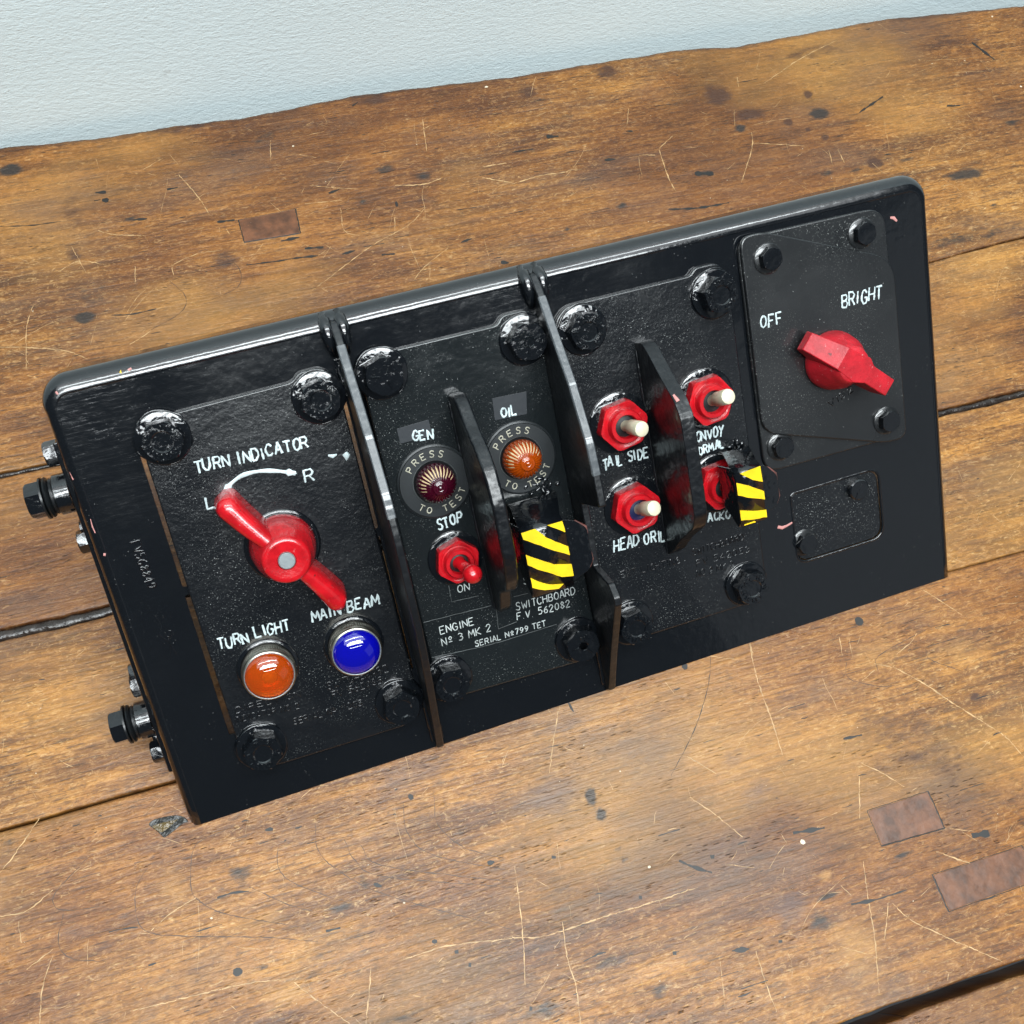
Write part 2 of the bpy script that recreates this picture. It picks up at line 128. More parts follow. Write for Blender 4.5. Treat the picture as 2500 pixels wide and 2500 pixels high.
def tube(bm, pts, rad, seg=8, flat=1.0, up=None):
    """round or flattened tube through 3-D points (mm); rad one number or per point"""
    pts = [Vector(p) for p in pts]; rings = []
    for i, p in enumerate(pts):
        d = (pts[min(i + 1, len(pts) - 1)] - pts[max(i - 1, 0)]).normalized()
        u = Vector(up) if up else (Vector((0, 0, 1)) if abs(d.z) < .9 else Vector((1, 0, 0)))
        s = d.cross(u).normalized(); w = s.cross(d).normalized(); r = rad[i] if isinstance(rad, (list, tuple)) else rad
        rings.append([bm.verts.new((p + s * (r * math.cos(2 * math.pi * k / seg)) + w * (r * flat * math.sin(2 * math.pi * k / seg))) * MM) for k in range(seg)])
    for a, b in zip(rings, rings[1:]):
        for i in range(seg): bm.faces.new((a[i], a[(i + 1) % seg], b[(i + 1) % seg], b[i]))
    bm.faces.new(rings[0]); bm.faces.new(rings[-1])
def smooth_line(pts, step):
    pts = [Vector(p) for p in pts]
    if len(pts) == 1: return pts
    P = [2 * pts[0] - pts[1]] + pts + [2 * pts[-1] - pts[-2]]; out = []
    for i in range(1, len(P) - 2):
        n = max(1, int((P[i + 1] - P[i]).length / step))
        for k in range(n):
            t = k / n
            out.append(.5 * (2 * P[i] + (P[i + 1] - P[i - 1]) * t + (2 * P[i - 1] - 5 * P[i] + 4 * P[i + 1] - P[i + 2]) * t * t + (3 * P[i] - P[i - 1] - 3 * P[i + 1] + P[i + 2]) * t ** 3))
    out.append(pts[-1]); return out

# ------------------------------------------------------------------ materials
class NT:
    def __init__(s, name):
        s.m = bpy.data.materials.new(name); s.m.use_nodes = True; s.t = s.m.node_tree; s.b = s.t.nodes['Principled BSDF']
        s.tc = s.t.nodes.new('ShaderNodeTexCoord')
    def n(s, typ, ins=None, **kw):
        nd = s.t.nodes.new(typ)
        for k, v in kw.items(): setattr(nd, k, v)
        for k, v in (ins or {}).items():
            if hasattr(v, 'is_output') or isinstance(v, bpy.types.NodeSocket): s.t.links.new(v, nd.inputs[k])
            else: nd.inputs[k].default_value = v
        return nd
    def vec(s, scale=(1, 1, 1), src='Object', rot=(0, 0, 0), loc=(0, 0, 0)):
        return s.n('ShaderNodeMapping', {0: s.tc.outputs[src], 1: loc, 2: rot, 3: scale}).outputs[0]
    def noise(s, v, scale, detail=4, rough=.55, dist=0, fac=0):
        return s.n('ShaderNodeTexNoise', {'Vector': v, 'Scale': scale, 'Detail': detail, 'Roughness': rough, 'Distortion': dist}).outputs[fac]
    def vor(s, v, scale, out=0, rand=1, feature='F1'):
        return s.n('ShaderNodeTexVoronoi', {'Vector': v, 'Scale': scale, 'Randomness': rand}, feature=feature).outputs[out]
    def ramp(s, f, *st, interp='LINEAR'):
        r = s.t.nodes.new('ShaderNodeValToRGB'); s.t.links.new(f, r.inputs[0]); e = r.color_ramp; e.interpolation = interp
        while len(e.elements) < len(st): e.elements.new(.5)
        for el, (p, c) in zip(e.elements, st): el.position = p; el.color = (c, c, c, 1) if isinstance(c, (int, float)) else (*c, 1)
        return r.outputs[0]
    def mix(s, f, a, b, mode='MIX'):
        nd = s.t.nodes.new('ShaderNodeMix'); nd.data_type = 'RGBA'; nd.blend_type = mode
        for k, v in ((0, f), (6, a), (7, b)):
            if isinstance(v, bpy.types.NodeSocket): s.t.links.new(v, nd.inputs[k])
            else: nd.inputs[k].default_value = v if isinstance(v, (int, float)) else (*v, 1)
        return nd.outputs[2]
    def math(s, op, a, b=0, c=0, clamp=False):
        nd = s.t.nodes.new('ShaderNodeMath'); nd.operation = op; nd.use_clamp = clamp
        for k, v in enumerate((a, b, c)):
            if isinstance(v, bpy.types.NodeSocket): s.t.links.new(v, nd.inputs[k])
            else: nd.inputs[k].default_value = v
        return nd.outputs[0]
    def set(s, **kw):
        for k, v in kw.items():
            k = k.replace('_', ' ')
            if isinstance(v, bpy.types.NodeSocket): s.t.links.new(v, s.b.inputs[k])
            else: s.b.inputs[k].default_value = (*v, 1) if isinstance(v, tuple) and len(v) == 3 and 'Color' in k else v
        return s
    def bump(s, *layers):
        last = None
        for h, dist in layers:
            nd = s.n('ShaderNodeBump', {'Height': h, 'Distance': dist, 'Strength': 1.0})
            if last: s.t.links.new(last, nd.inputs['Normal'])
            last = nd.outputs[0]
        s.t.links.new(last, s.b.inputs['Normal'])

def black_paint(name, rough=.16, fine=.05, lump=.25, dust=.5, base=(.0035, .0045, .006), speck=.5, brush=0.0, smear=.14, coat=.6):
    s = NT(name); v = s.vec()
    lo = s.noise(v, 55, 3); hi = s.noise(v, 700, 3, .6); mid = s.noise(v, 220, 2)
    dustm = s.ramp(s.noise(v, 1500, 2, .7), (.66 - .03 * dust, 0), (.74 - .03 * dust, 1)); area = s.ramp(s.noise(v, 26, 3), (.40, 0), (.66, 1))
    d = s.math('MULTIPLY', dustm, s.math('MULTIPLY', area, dust))
    spk = s.math('MULTIPLY', s.ramp(s.vor(v, 420), (.06, 1), (.10, 0)), s.ramp(s.noise(v, 60, 1), (.56, 0), (.60, 1)))
    col = s.mix(d, base, (.20, .21, .20)); col = s.mix(s.math('MULTIPLY', spk, speck), col, (.30, .31, .30))
    smud = s.ramp(s.noise(v, 18, 5, .65), (.35, 0), (.7, 1))
    rg = s.math('ADD', s.math('MULTIPLY', smud, smear), rough); rg = s.math('ADD', rg, s.math('MULTIPLY', d, .5))
    s.set(Base_Color=col, Roughness=rg, Specular_IOR_Level=.5, Coat_Weight=coat, Coat_Roughness=.035)
    L = [(lo, .0010 * lump), (mid, .00022 * lump), (hi, .00010 * fine), (spk, .00008)]
    if brush:
        bm_ = s.math('MULTIPLY', s.noise(s.vec((1, 9, 1), rot=(0, 0, .12)), 70, 4), s.ramp(s.noise(s.vec((1, 1.6, 1), loc=(.3, .1, 0)), 11, 3), (.46, 0), (.62, 1)))
        L.append((bm_, .00045 * brush))
    s.bump(*L); return s.m
M = {}
M['frame'] = black_paint('black_frame_enamel', .10, .12, .30, .2, speck=.25, brush=.2)
M['plate'] = black_paint('black_crackle_plate', .20, 1.5, .45, 1.0, speck=.8)
M['eng'] = black_paint('black_engine_plate', .12, .3, .45, .9, base=(.007, .009, .010), speck=.7)
M['satin'] = black_paint('black_satin_plate', .26, .3, .12, 1.1, base=(.008, .009, .010), speck=.9)
M['thick'] = black_paint('thick_black_gloss', .06, .35, 1.5, .1, speck=.2, smear=.04)
M['vane'] = black_paint('black_guard_paint', .30, .3, 1.0, .35, speck=.2, coat=.12)
M['tape'] = black_paint('black_tape', .4, .2, .15, .2, base=(.010, .013, .017))
def simple(name, col, rough=.3, metal=0, bump=0, bs=300, spec=.5, coat=0, vary=.0, dirt=None):
    s = NT(name); v = s.vec(); c = col
    if vary: c = s.mix(s.ramp(s.noise(v, 120, 4), (.35, 0), (.65, 1)), col, tuple(x * (1 - vary) for x in col))
    if dirt: c = s.mix(s.ramp(s.noise(v, 300, 4, .7), (dirt[1], 0), (dirt[1] + .06, 1)), c, dirt[0])
    s.set(Base_Color=c, Roughness=rough, Metallic=metal, Specular_IOR_Level=spec, Coat_Weight=coat)
    if bump: s.bump((s.noise(v, bs, 3), bump * MM))
    return s.m
M['red'] = simple('glossy_red_paint', (.50, .007, .014), .15, bump=.22, bs=150, coat=.6, vary=.25)
M['red_nut'] = simple('red_nut_paint', (.48, .007, .014), .16, bump=.25, bs=260, coat=.5, vary=.35, dirt=((.02, .01, .01), .70))
M['red_matt'] = simple('matt_red_paint', (.50, .008, .018), .40, bump=.12, bs=400, vary=.12, dirt=((.75, .30, .30), .73))
def red_paint(name, col, rough, coat, chip):
    s = NT(name); v = s.vec(); c = s.mix(s.ramp(s.noise(v, 90, 4), (.35, 0), (.65, 1)), col, tuple(x * .62 for x in col))
    g = s.n('ShaderNodeNewGeometry').outputs['Pointiness']
    grime = s.math('MULTIPLY', s.ramp(s.noise(v, 160, 4, .7), (.50, 0), (.66, 1)), .45)
    c = s.mix(grime, c, (.20, .004, .007)); c = s.mix(s.math('MULTIPLY', s.ramp(s.noise(v, 420, 3, .7), (.66, 0), (.70, 1)), chip), c, (.50, .20, .20))
    c = s.mix(s.math('MULTIPLY', s.ramp(s.noise(v, 210, 3, .6), (.69, 0), (.72, 1)), .8), c, (.015, .006, .006))
    s.set(Base_Color=c, Roughness=s.math('ADD', s.math('MULTIPLY', s.noise(v, 70, 4), .25), rough - .08), Coat_Weight=coat, Coat_Roughness=.08)
    s.bump((s.noise(v, 150, 3), .00022), (s.noise(v, 600, 3), .00005)); return s.m
M['red'] = red_paint('glossy_red_paint', (.52, .007, .013), .18, .5, .3); M['red_nut'] = red_paint('red_nut_paint', (.48, .006, .012), .2, .45, .15); M['red_matt'] = red_paint('matt_red_paint', (.48, .008, .018), .42, 0, .7)
M['steel'] = simple('bare_steel_end', (.26, .29, .30), .5, .6, bump=.1, bs=500)
M['nickel'] = simple('nickel_bezel', (.50, .47, .40), .28, 1, bump=.03, bs=600, vary=.3)
M['ivory'] = simple('ivory_lever', (.62, .58, .42), .38, bump=.06, bs=500, vary=.2)
M['white'] = simple('white_hand_paint', (.52, .61, .62), .4, bump=.15, bs=700, vary=.35, dirt=((.10, .12, .12), .66))
M['cream'] = simple('cream_engraving', (.42, .40, .31), .5, vary=.35)
M['fineink'] = simple('worn_white_engraving', (.50, .54, .53), .5, vary=.55)
M['scribe'] = simple('scribed_line', (.10, .11, .11), .5, vary=.7)
M['yellow'] = simple('yellow_paint', (.76, .50, .008), .36, bump=.15, bs=260, vary=.18, dirt=((.45, .33, .01), .68))
M['pink'] = simple('pink_primer_chip', (.50, .22, .20), .6, vary=.2)
M['rust'] = simple('rubbed_primer_edge', (.16, .06, .05), .5, vary=.6)
M['bezel'] = simple('dull_black_bezel', (.012, .015, .017), .38, bump=.03, bs=900, vary=.25)
M['hole'] = simple('dark_boot', (.004, .004, .005), .5)
M['blueboot'] = simple('blue_black_boot', (.005, .010, .05), .4)
M['rubber'] = simple('black_washer', (.006, .007, .008), .3, bump=.1)
M['strap'] = black_paint('black_strap_paint', .28, .4, 1.4, .3, speck=.1, smear=.08, coat=.08)
M['bolt'] = black_paint('painted_bolt_head', .10, .9, 1.2, .2, speck=.1, smear=.05)
M['edge'] = black_paint('worn_lit_guard_edge', .30, .5, 1.2, .8, base=(.055, .062, .068), speck=.2)  # paler base carries the light caught by the divider ridges
def glass(name, col, rough=.04, em=0):
    s = NT(name); s.set(Base_Color=col, Roughness=rough, Transmission_Weight=.25, IOR=1.5, Subsurface_Weight=.0, Coat_Weight=.8, Coat_Roughness=.02, Specular_IOR_Level=.6)
    return s.m
M['orange'] = glass('orange_lens', (.62, .085, .003)); M['orange'].node_tree.nodes['Principled BSDF'].inputs['Transmission Weight'].default_value = .62; M['blue'] = glass('blue_lens', (.0015, .002, .30))
M['amber'] = glass('amber_jewel', (.34, .050, .002), .12); M['garnet'] = glass('dark_red_jewel', (.045, .002, .010), .10)
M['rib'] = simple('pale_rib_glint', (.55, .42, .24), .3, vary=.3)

# wood
def wood(name, off=0.0, tone=1.0, grey=0.0):
    s = NT(name); g = s.vec((1, 1, 1), loc=(off, off * .7, 0))
    lf = s.noise(s.vec((1.0, 1.0, 1), loc=(off, 0, 0)), 2.6, 3, .5)
    big = s.noise(s.vec((3.0, 9.0, 1), loc=(off, off, 0)), 2.0, 5, .6, .6)
    str1 = s.noise(s.vec((9, 120, 1), loc=(off, 0, 0)), 1.6, 6, .62, .5)
    str2 = s.noise(s.vec((55, 620, 1), loc=(0, off, 0)), 1.3, 4, .6, .3)
    fleck = s.noise(s.vec((170, 520, 1)), 1.2, 4, .65, 1.2)
    a = s.math('ADD', s.math('MULTIPLY', big, .50), s.math('MULTIPLY', str1, .50))
    T = lambda r, g_, b_: (r * tone * 1.02, g_ * tone * .96, b_ * tone * .88)
    col = s.ramp(a, (.30, T(.036, .0135, .0045)), (.41, T(.108, .042, .0095)), (.50, T(.205, .088, .0175)), (.59, T(.325, .150, .030)), (.74, T(.50, .26, .062)))
    mot = s.noise(s.vec((260, 480, 1)), 1.0, 5, .75, .8)
    col = s.mix(s.ramp(mot, (.36, .50), (.50, 0)), col, (.050, .023, .009))
    col = s.mix(s.ramp(mot, (.52, 0), (.70, .50)), col, (.56, .34, .145))
    col = s.mix(s.ramp(str2, (.32, .80), (.47, 0)), col, (.045, .022, .010))
    col = s.mix(s.ramp(str2, (.58, 0), (.78, .40)), col, (.58, .38, .16))
    col = s.mix(s.ramp(fleck, (.58, 0), (.72, .60)), col, (.62, .42, .20))
    col = s.mix(s.ramp(fleck, (.28, .75), (.40, 0)), col, (.050, .026, .013))
    # reddish / grey drifts of old polish
    col = s.mix(s.ramp(lf, (.45, 0), (.66, .45)), col, (.15, .055, .020))
    pat = s.noise(s.vec((1.0, 1.9, 1), loc=(off + 5, 2, 0)), 4.2, 4, .6, .5)
    col = s.mix(1.0, col, s.ramp(pat, (.32, (.40, .31, .25)), (.46, (.80, .70, .60)), (.56, (1.0, .97, .90)), (.70, (1.0, 1.0, 1.0))), 'MULTIPLY')
    glow = s.noise(s.vec((1.0, 1.6, 1), loc=(off + 11, 4, 0)), 5.5, 3, .5)
    col = s.mix(s.ramp(glow, (.53, 0), (.70, .34)), col, (.48, .25, .062))
    smo = s.ramp(s.noise(s.vec((1, 2, 1), loc=(off, 9, 0)), 7, 3), (.40, 0), (.62, 1))
    gy = s.noise(s.vec((4, 9, 1), loc=(3 + off, 1, 0)), 2.2, 5, .62)
    col = s.mix(s.ramp(gy, (.50, 0), (.70, .42 + grey)), col, (.105, .068, .048))
    # short pores along the grain
    po = s.n('ShaderNodeTexVoronoi', {'Vector': s.vec((120, 900, 1)), 'Scale': 1.0, 'Randomness': 1}).outputs[0]
    pm = s.math('MULTIPLY', s.ramp(po, (.10, 1), (.22, 0)), s.ramp(s.noise(s.vec((10, 30, 1)), 1.5, 3), (.50, 0), (.62, 1)))
    col = s.mix(s.math('MULTIPLY', pm, .75), col, (.018, .012, .010))
    # traced stains live in mesh attributes
    at = lambda k: s.n('ShaderNodeAttribute', attribute_name=k).outputs['Fac']
    brk = s.noise(s.vec((60, 140, 1)), 1.5, 5, .65); hlf = s.math('SUBTRACT', brk, .5)
    def m(k, lo=.25, hi=.62, w=.9):
        return s.math('MULTIPLY', s.ramp(s.math('ADD', at(k), s.math('MULTIPLY', hlf, 1.25)), (lo, 0), (hi, 1)), w)
    col = s.mix(m('stain_light', .15, .7, .34), col, (.52, .27, .075))
    col = s.mix(m('stain_brown', .2, .6, .85), col, (.045, .018, .010))
    col = s.mix(m('stain_purple', .15, .7, .60), col, (.085, .052, .045))
    col = s.mix(m('stain_black', .25, .62, .88), col, (.013, .0135, .0135))
    col = s.mix(m('edge_wear', .3, 1.0, .7), col, (.035, .014, .008))
    rgh = s.math('ADD', s.math('MULTIPLY', s.noise(s.vec((12, 40, 1)), 2, 4), .34), .18)
    s.set(Base_Color=col, Roughness=rgh, Specular_IOR_Level=.42)
    s.bump((str1, .0006), (str2, .00030), (fleck, .00020), (mot, .00012), (s.math('MULTIPLY', pm, -1), .0003), (lf, .012))
    return s.m
M['wood0'] = wood('old_wood_back_plank', 0.0, .98); M['wood1'] = wood('old_wood_plank_b', 3.1, 1.0); M['wood2'] = wood('old_wood_plank_c', 7.7, 1.0, .1); M['wood3'] = wood('old_wood_front_plank', 12.3, 1.05, .2)
M['wood4'] = wood('old_wood_near_plank', 17.9, .75, .2)
M['plug'] = simple('reddish_wood_plug', (.150, .056, .022), .36, bump=.4, bs=110, vary=.6, dirt=((.22, .10, .045), .68))
M['filler'] = simple('dark_pitch_filler', (.028, .020, .016), .24, bump=1.2, bs=130, vary=.6)
M['scratch'] = simple('pale_scratch_wood', (.54, .34, .155), .5, vary=.45, dirt=((.26, .125, .04), .54)); M['mark'] = simple('dark_gouge', (.010, .009, .008), .5, vary=.3)
M['ring'] = simple('growth_ring_line', (.085, .040, .018), .5, vary=.5)
M['resin'] = simple('resin_rim', (.012, .011, .008), .3, bump=1.6, bs=250, vary=.5); M['resin2'] = simple('amber_resin', (.13, .085, .025), .15, bump=1.6, bs=300, vary=.5)
s = NT('painted_wall'); v = s.vec((1, 1, 2.2))
c = s.mix(s.ramp(s.noise(v, 6, 4), (.3, 0), (.7, 1)), (.71, .83, .86), (.75, .86, .88))
c = s.mix(s.ramp(s.noise(s.vec((1, 1, 1.4)), 24, 5, .7), (.68, 0), (.74, .6)), c, (.40, .42, .40)); c = s.mix(s.ramp(s.noise(v, 2.2, 4), (.4, 0), (.75, .35)), c, (.60, .66, .66))
s.set(Base_Color=c, Roughness=.5, Specular_IOR_Level=.35); s.bump((s.noise(v, 170, 4, .6, .15), .00036), (s.noise(v, 500, 2), .0002)); M['wall'] = s.m

# ------------------------------------------------------------------ the table
table = bpy.data.objects.new('wooden_table', None); link(table)
table['label'] = 'old scratched brown plank table under the black switch panel'; table['category'] = 'table'
def interp(pts, x):
    xs = [p[0] for p in pts]; ys = [p[1] for p in pts]; return np.interp(x, xs, ys)
def wob(x, a, f, ph): return a * (np.sin(x * f + ph) + .5 * np.sin(x * f * 2.7 + ph * 2) + .3 * np.sin(x * f * 6.1 + ph * 3))
g1t = lambda x: np.interp(x, [-60, 0, 300, 500, 600], [205.9, 206, 213, 218.2, 224]) + wob(x, .25, .07, 1)
g1b = lambda x: np.interp(x, [-60, 0, 120, 500, 600], [203.2, 203.6, 209, 217.7, 223.4]) + wob(x, .25, .07, 2)
g2t = lambda x: np.interp(x, [-70, -20, 450, 600], [119.6, 119.0, 118.9, 119.3]) + wob(x, .25, .11, 3)
g2b = lambda x: np.interp(x, [-70, -20, 450, 600], [113.3, 113.2, 114.5, 114.6]) + wob(x, .3, .13, 4)
g3t = lambda x: np.interp(x, [-90, 0, 150, 300], [22.6, 23.9, 24.2, 24.0]) + wob(x, .10, .1, 5)
g3b = lambda x: np.interp(x, [-90, 0, 150, 300], [21.6, 22.9, 23.8, 23.93]) + wob(x, .10, .1, 5)
g4t = lambda x: -167.3 + wob(x, .3, .05, 6); g4b = lambda x: -173.2 + wob(x, .4, .06, 7)
bedge = lambda x: interp(BACK_EDGE, x) + wob(x, .25, .21, 8)
fields = {'stain_brown': 0, 'stain_black': 1, 'stain_light': 2, 'stain_purple': 3}
def plank(name, lo, hi, mat, x0=-300, x1=980, step=2.0, thick=34, rl=1.2, rh=1.2, label=None, edge_dark=0):
    xs = np.arange(x0, x1 + step, step); L, Hh = lo(xs), hi(xs)
    ny = max(6, int((Hh - L).mean() / step)); t = np.linspace(0, 1, ny + 1)
    # extra rows for the rounded arrises
    def rows(r, side): return [(side * r * (1 - math.cos(a)), -r * (1 - math.sin(a)), 0) for a in ()]
    cols = []
    arr = [(0.0, 1.0), (.13, .5), (.4, .2), (1.0, 0.0)]
    ys, zs = [], []
    for f, d in arr: ys.append(L + rl * f); zs.append(np.full_like(xs, -rl * d))
    for q in t[1:-1]: ys.append(L + rl + (Hh - L - rl - rh) * q); zs.append(np.zeros_like(xs))
    for f, d in arr[::-1]: ys.append(Hh - rh * f); zs.append(np.full_like(xs, -rh * d))
    ys = [L.copy()] + ys + [Hh.copy()]; zs = [np.full_like(xs, -thick)] + zs + [np.full_like(xs, -thick)]
    Y = np.array(ys); Z = np.array(zs); X = np.repeat(xs[None], len(ys), 0)
    nr, nc = X.shape; co = np.stack([X, Y, Z], -1).reshape(-1, 3)
    i = np.arange(nr - 1)[:, None] * nc + np.arange(nc - 1)[None]; f = np.stack([i, i + 1, i + nc + 1, i + nc], -1).reshape(-1, 4)
    me = bpy.data.meshes.new(name); me.vertices.add(len(co)); me.vertices.foreach_set('co', (co * MM).ravel())
    me.loops.add(f.size); me.loops.foreach_set('vertex_index', f.ravel().astype(np.int32)); me.polygons.add(len(f))
    me.polygons.foreach_set('loop_start', np.arange(0, f.size, 4, dtype=np.int32)); me.polygons.foreach_set('loop_total', np.full(len(f), 4, dtype=np.int32)); me.update()
    me.polygons.foreach_set('use_smooth', np.ones(len(f), bool))
    x, y = co[:, 0], co[:, 1]
    for nm, kd in fields.items():
        a = np.zeros(len(co))
        for cx, cy, rx, ry, k, s_ in STAINS:
            if k != kd: continue
            d = np.sqrt(((x - cx) / (rx * 1.25)) ** 2 + ((y - cy) / (ry * 1.35)) ** 2); a = np.maximum(a, np.clip(1.25 - d, 0, 1) * s_)
        me.attributes.new(nm, 'FLOAT', 'POINT').data.foreach_set('value', a.astype(np.float32))
    ew = np.clip(1 - np.minimum(y - np.tile(L, nr), np.tile(Hh, nr) - y) / 2.2, 0, 1) * .75
    if edge_dark: ew = np.maximum(ew, np.clip(1.05 - (np.tile(Hh, nr) - y) / edge_dark, 0, 1))
    me.attributes.new('edge_wear', 'FLOAT', 'POINT').data.foreach_set('value', ew.astype(np.float32))
    me.materials.append(mat); o = bpy.data.objects.new('plank', me); link(o, table)
    if label: o['label'] = label
    return o
plank('plank', g1t, bedge, M['wood0'], rh=3.2, label='back plank with worn wavy edge along the wall', edge_dark=7)
plank('plank', g2t, g1b, M['wood1'], label='narrow plank behind the panel')
plank('plank', g3t, g2b, M['wood2'], label='plank under the leaning panel')
plank('plank', g4t, g3b, M['wood3'], label='wide front plank with curved growth rings')
plank('plank', lambda x: x * 0 - 420, g4b, M['wood4'], label='nearest plank beyond the wide open gap')
# pitch in the joints
def filler(lo, hi, x0, x1, zt, label):
    bm = bmesh.new(); xs = np.arange(x0, x1, 1.5); prev = None; prof = [(-.05, -3.0), (.08, -.9), (.3, -.2), (.5, 0), (.72, -.25), (.93, -.9), (1.05, -3.0)]
    lo_, hi_ = lo(xs), hi(xs)
    for k, x in enumerate(xs):
        w = hi_[k] - lo_[k]; h = .45 * math.sin(x * .22) + .35 * math.sin(x * .61 + 1) + .2 * math.sin(x * 1.7)
        ring = [bm.verts.new((x * MM, (lo_[k] + w * (a + .05 * math.sin(x * .5 + a * 9))) * MM, (zt + z_ * min(1, w / 3) + h * .35) * MM)) for a, z_ in prof]
        if prev:
            for i in range(len(ring) - 1): bm.faces.new((prev[i], ring[i], ring[i + 1], prev[i + 1]))
        prev = ring
    return obj('joint_filler', bm, M['filler'], table, label=label, ang=180)
filler(g1b, g1t, -260, 120, -.5, 'thin dark filler in the rear joint'); filler(g2b, g2t, -260, 800, -.5, 'thick dark pitch in the middle joint')
# inlaid plugs
for k, q in enumerate(PLUGS):
    q2 = [(x, y) for x, y in q]; bm = bmesh.new(); prism(bm, rounded(q2, .8, 3), -2, .12)
    o = obj('wood_plug', bm, M['plug'], table, bevel=.18, label=['small dark plug in the back plank', 'square red-brown plug in the front plank', 'longer red-brown plug near the right edge'][k])
    bm = bmesh.new(); cx = sum(p[0] for p in q) / 4; cy = sum(p[1] for p in q) / 4
    loop = [(cx + (x - cx) * 1.012 + (.25 if x > cx else -.25), cy + (y - cy) * 1.01 + (.25 if y > cy else -.25)) for x, y in q]
    for i in range(4):
        a, b = Vector((*loop[i], .02)), Vector((*loop[(i + 1) % 4], .02)); wdt = [.18, .38, .42, .34][(i + k) % 4] if i else .16
        pts = [a.lerp(b, t / 14) + Vector((rng.normal(0, .09), rng.normal(0, .09), 0)) for t in range(15)]
        tube(bm, pts, [wdt * (.7 + .5 * rng.random()) for _ in pts], 6, .35)
    obj('plug_joint', bm, M['mark'], o)
# scratches, dark gouges, ring lines as fine ribbons
def ribbons(name, lines, mat, z, wscale, label, jit=.12):
    bm = bmesh.new()
    for w, l in lines:
        P = smooth_line([(x, y, 0) for x, y in l], 1.2); n = len(P)
        if n < 2: continue
        prev = None; ph = rng.random() * 9
        for i, p in enumerate(P):
            d = (P[min(i + 1, n - 1)] - P[max(i - 1, 0)]).normalized(); s_ = Vector((-d.y, d.x, 0)); t = i / (n - 1)
            ww = w * wscale * (.35 + .65 * math.sin(math.pi * min(max(t, .04), .96)) ** .5) * (.65 + .35 * math.sin(i * .8 + ph) + .3 * rng.random())
            q = p + s_ * rng.normal(0, jit); zz = z + .0005 * (hash((round(q.x), round(q.y))) % 40)
            a, b = bm.verts.new(((q + s_ * ww).x * MM, (q + s_ * ww).y * MM, zz * MM)), bm.verts.new(((q - s_ * ww).x * MM, (q - s_ * ww).y * MM, zz * MM))
            if prev: bm.faces.new((prev[0], prev[1], b, a))
            prev = (a, b)
    o = obj(name, bm, mat, table, label=label, kind='stuff', ang=180); return o
def onplank(x, y):
    for lo, hi in ((g1t, bedge), (g2t, g1b), (g3t, g2b), (g4t, g3b)):
        if lo(np.array([x]))[0] + 1.5 < y < hi(np.array([x]))[0] - 4: return True
    return False
rs = []
for _ in range(1150):
    x, y = rng.uniform(-110, 700), rng.uniform(-240, 418)
    a = rng.choice([rng.normal(0, .3), rng.normal(1.5, .35), rng.normal(.8, .5), rng.normal(2.4, .4)]); Ls = min(rng.exponential(7) + 2, 38)
    p = [(x, y)]; 
    for k in range(3): a += rng.normal(0, .12); x += math.cos(a) * Ls / 3; y += math.sin(a) * Ls / 3; p.append((x, y))
    if all(onplank(*q) for q in p): rs.append((rng.uniform(.15, .5), p))
# the hatched, rubbed patch of cross scratches
ribbons('scratch_marks', [(w, l) for w, l in SCRATCH], M['scratch'], .06, .31, 'long pale scratches across the planks')
ribbons('fine_scratches', rs, M['scratch'], .03, .30, 'short fine scratches all over the planks', .05)
ds = []
for _ in range(520):
    x, y = rng.uniform(-110, 700), rng.uniform(-240, 415); Ls = rng.exponential(4) + 1
    p = [(x, y), (x + Ls / 2, y + rng.normal(0, .15)), (x + Ls, y + rng.normal(0, .25))]
    if all(onplank(*q) for q in p): ds.append((rng.uniform(.35, 1.3), p))
ribbons('dark_gouges', DARK, M['mark'], .09, .42, 'dark gouges and cracks in the planks', .06)
ribbons('dark_pores', ds, M['mark'], .075, .30, 'short dark pores along the grain', .03)
ribbons('growth_rings', [(.75, l) for l in RINGS], M['ring'], .045, .32, 'curved growth ring lines on the front plank', .10)
# resin pocket beside the panel's corner
bm = bmesh.new(); prism(bm, rounded(RESIN, 1.0, 2), -.4, .32); rz = obj('resin_pocket', bm, M['resin'], table, bevel=.3, label='glassy brown resin pocket at the lower left corner of the panel')
bm = bmesh.new(); prism(bm, rounded(RESIN_IN, .8, 2), 0, .5); obj('resin_core', bm, M['resin2'], rz, bevel=.2)
# little chips of white and tan debris stuck in the polish
bm = bmesh.new()
for cx, cy, rr in [(2, -42, .6), (88, -60, .6), (205, -77, .8), (283, -87, 1.6), (130, 389, .9), (206, -30, .5), (262, 412, 1.2), (640, 405, .9), (660, 380, .8), (600, 370, .6), (575, 372, .6), (655, 352, .8), (630, 340, .9)] + [(rng.uniform(-80, 620), rng.uniform(-200, 400), rng.uniform(.15, .4)) for _ in range(170)]:
    if not onplank(cx, cy): continue
    k = 7; vs = [bm.verts.new(((cx + rr * (.6 + .6 * rng.random()) * math.cos(2 * math.pi * i / k)) * MM, (cy + rr * .8 * (.6 + .6 * rng.random()) * math.sin(2 * math.pi * i / k)) * MM, .05 * MM)) for i in range(k)]
    c_ = bm.verts.new((cx * MM, cy * MM, .25 * MM))
    for i in range(k): bm.faces.new((vs[i], vs[(i + 1) % k], c_))
obj('pale_chips', bm, simple('pale_chip', (.62, .52, .38), .5, vary=.3), table, kind='stuff', label='tiny pale chips and nicks in the planks')
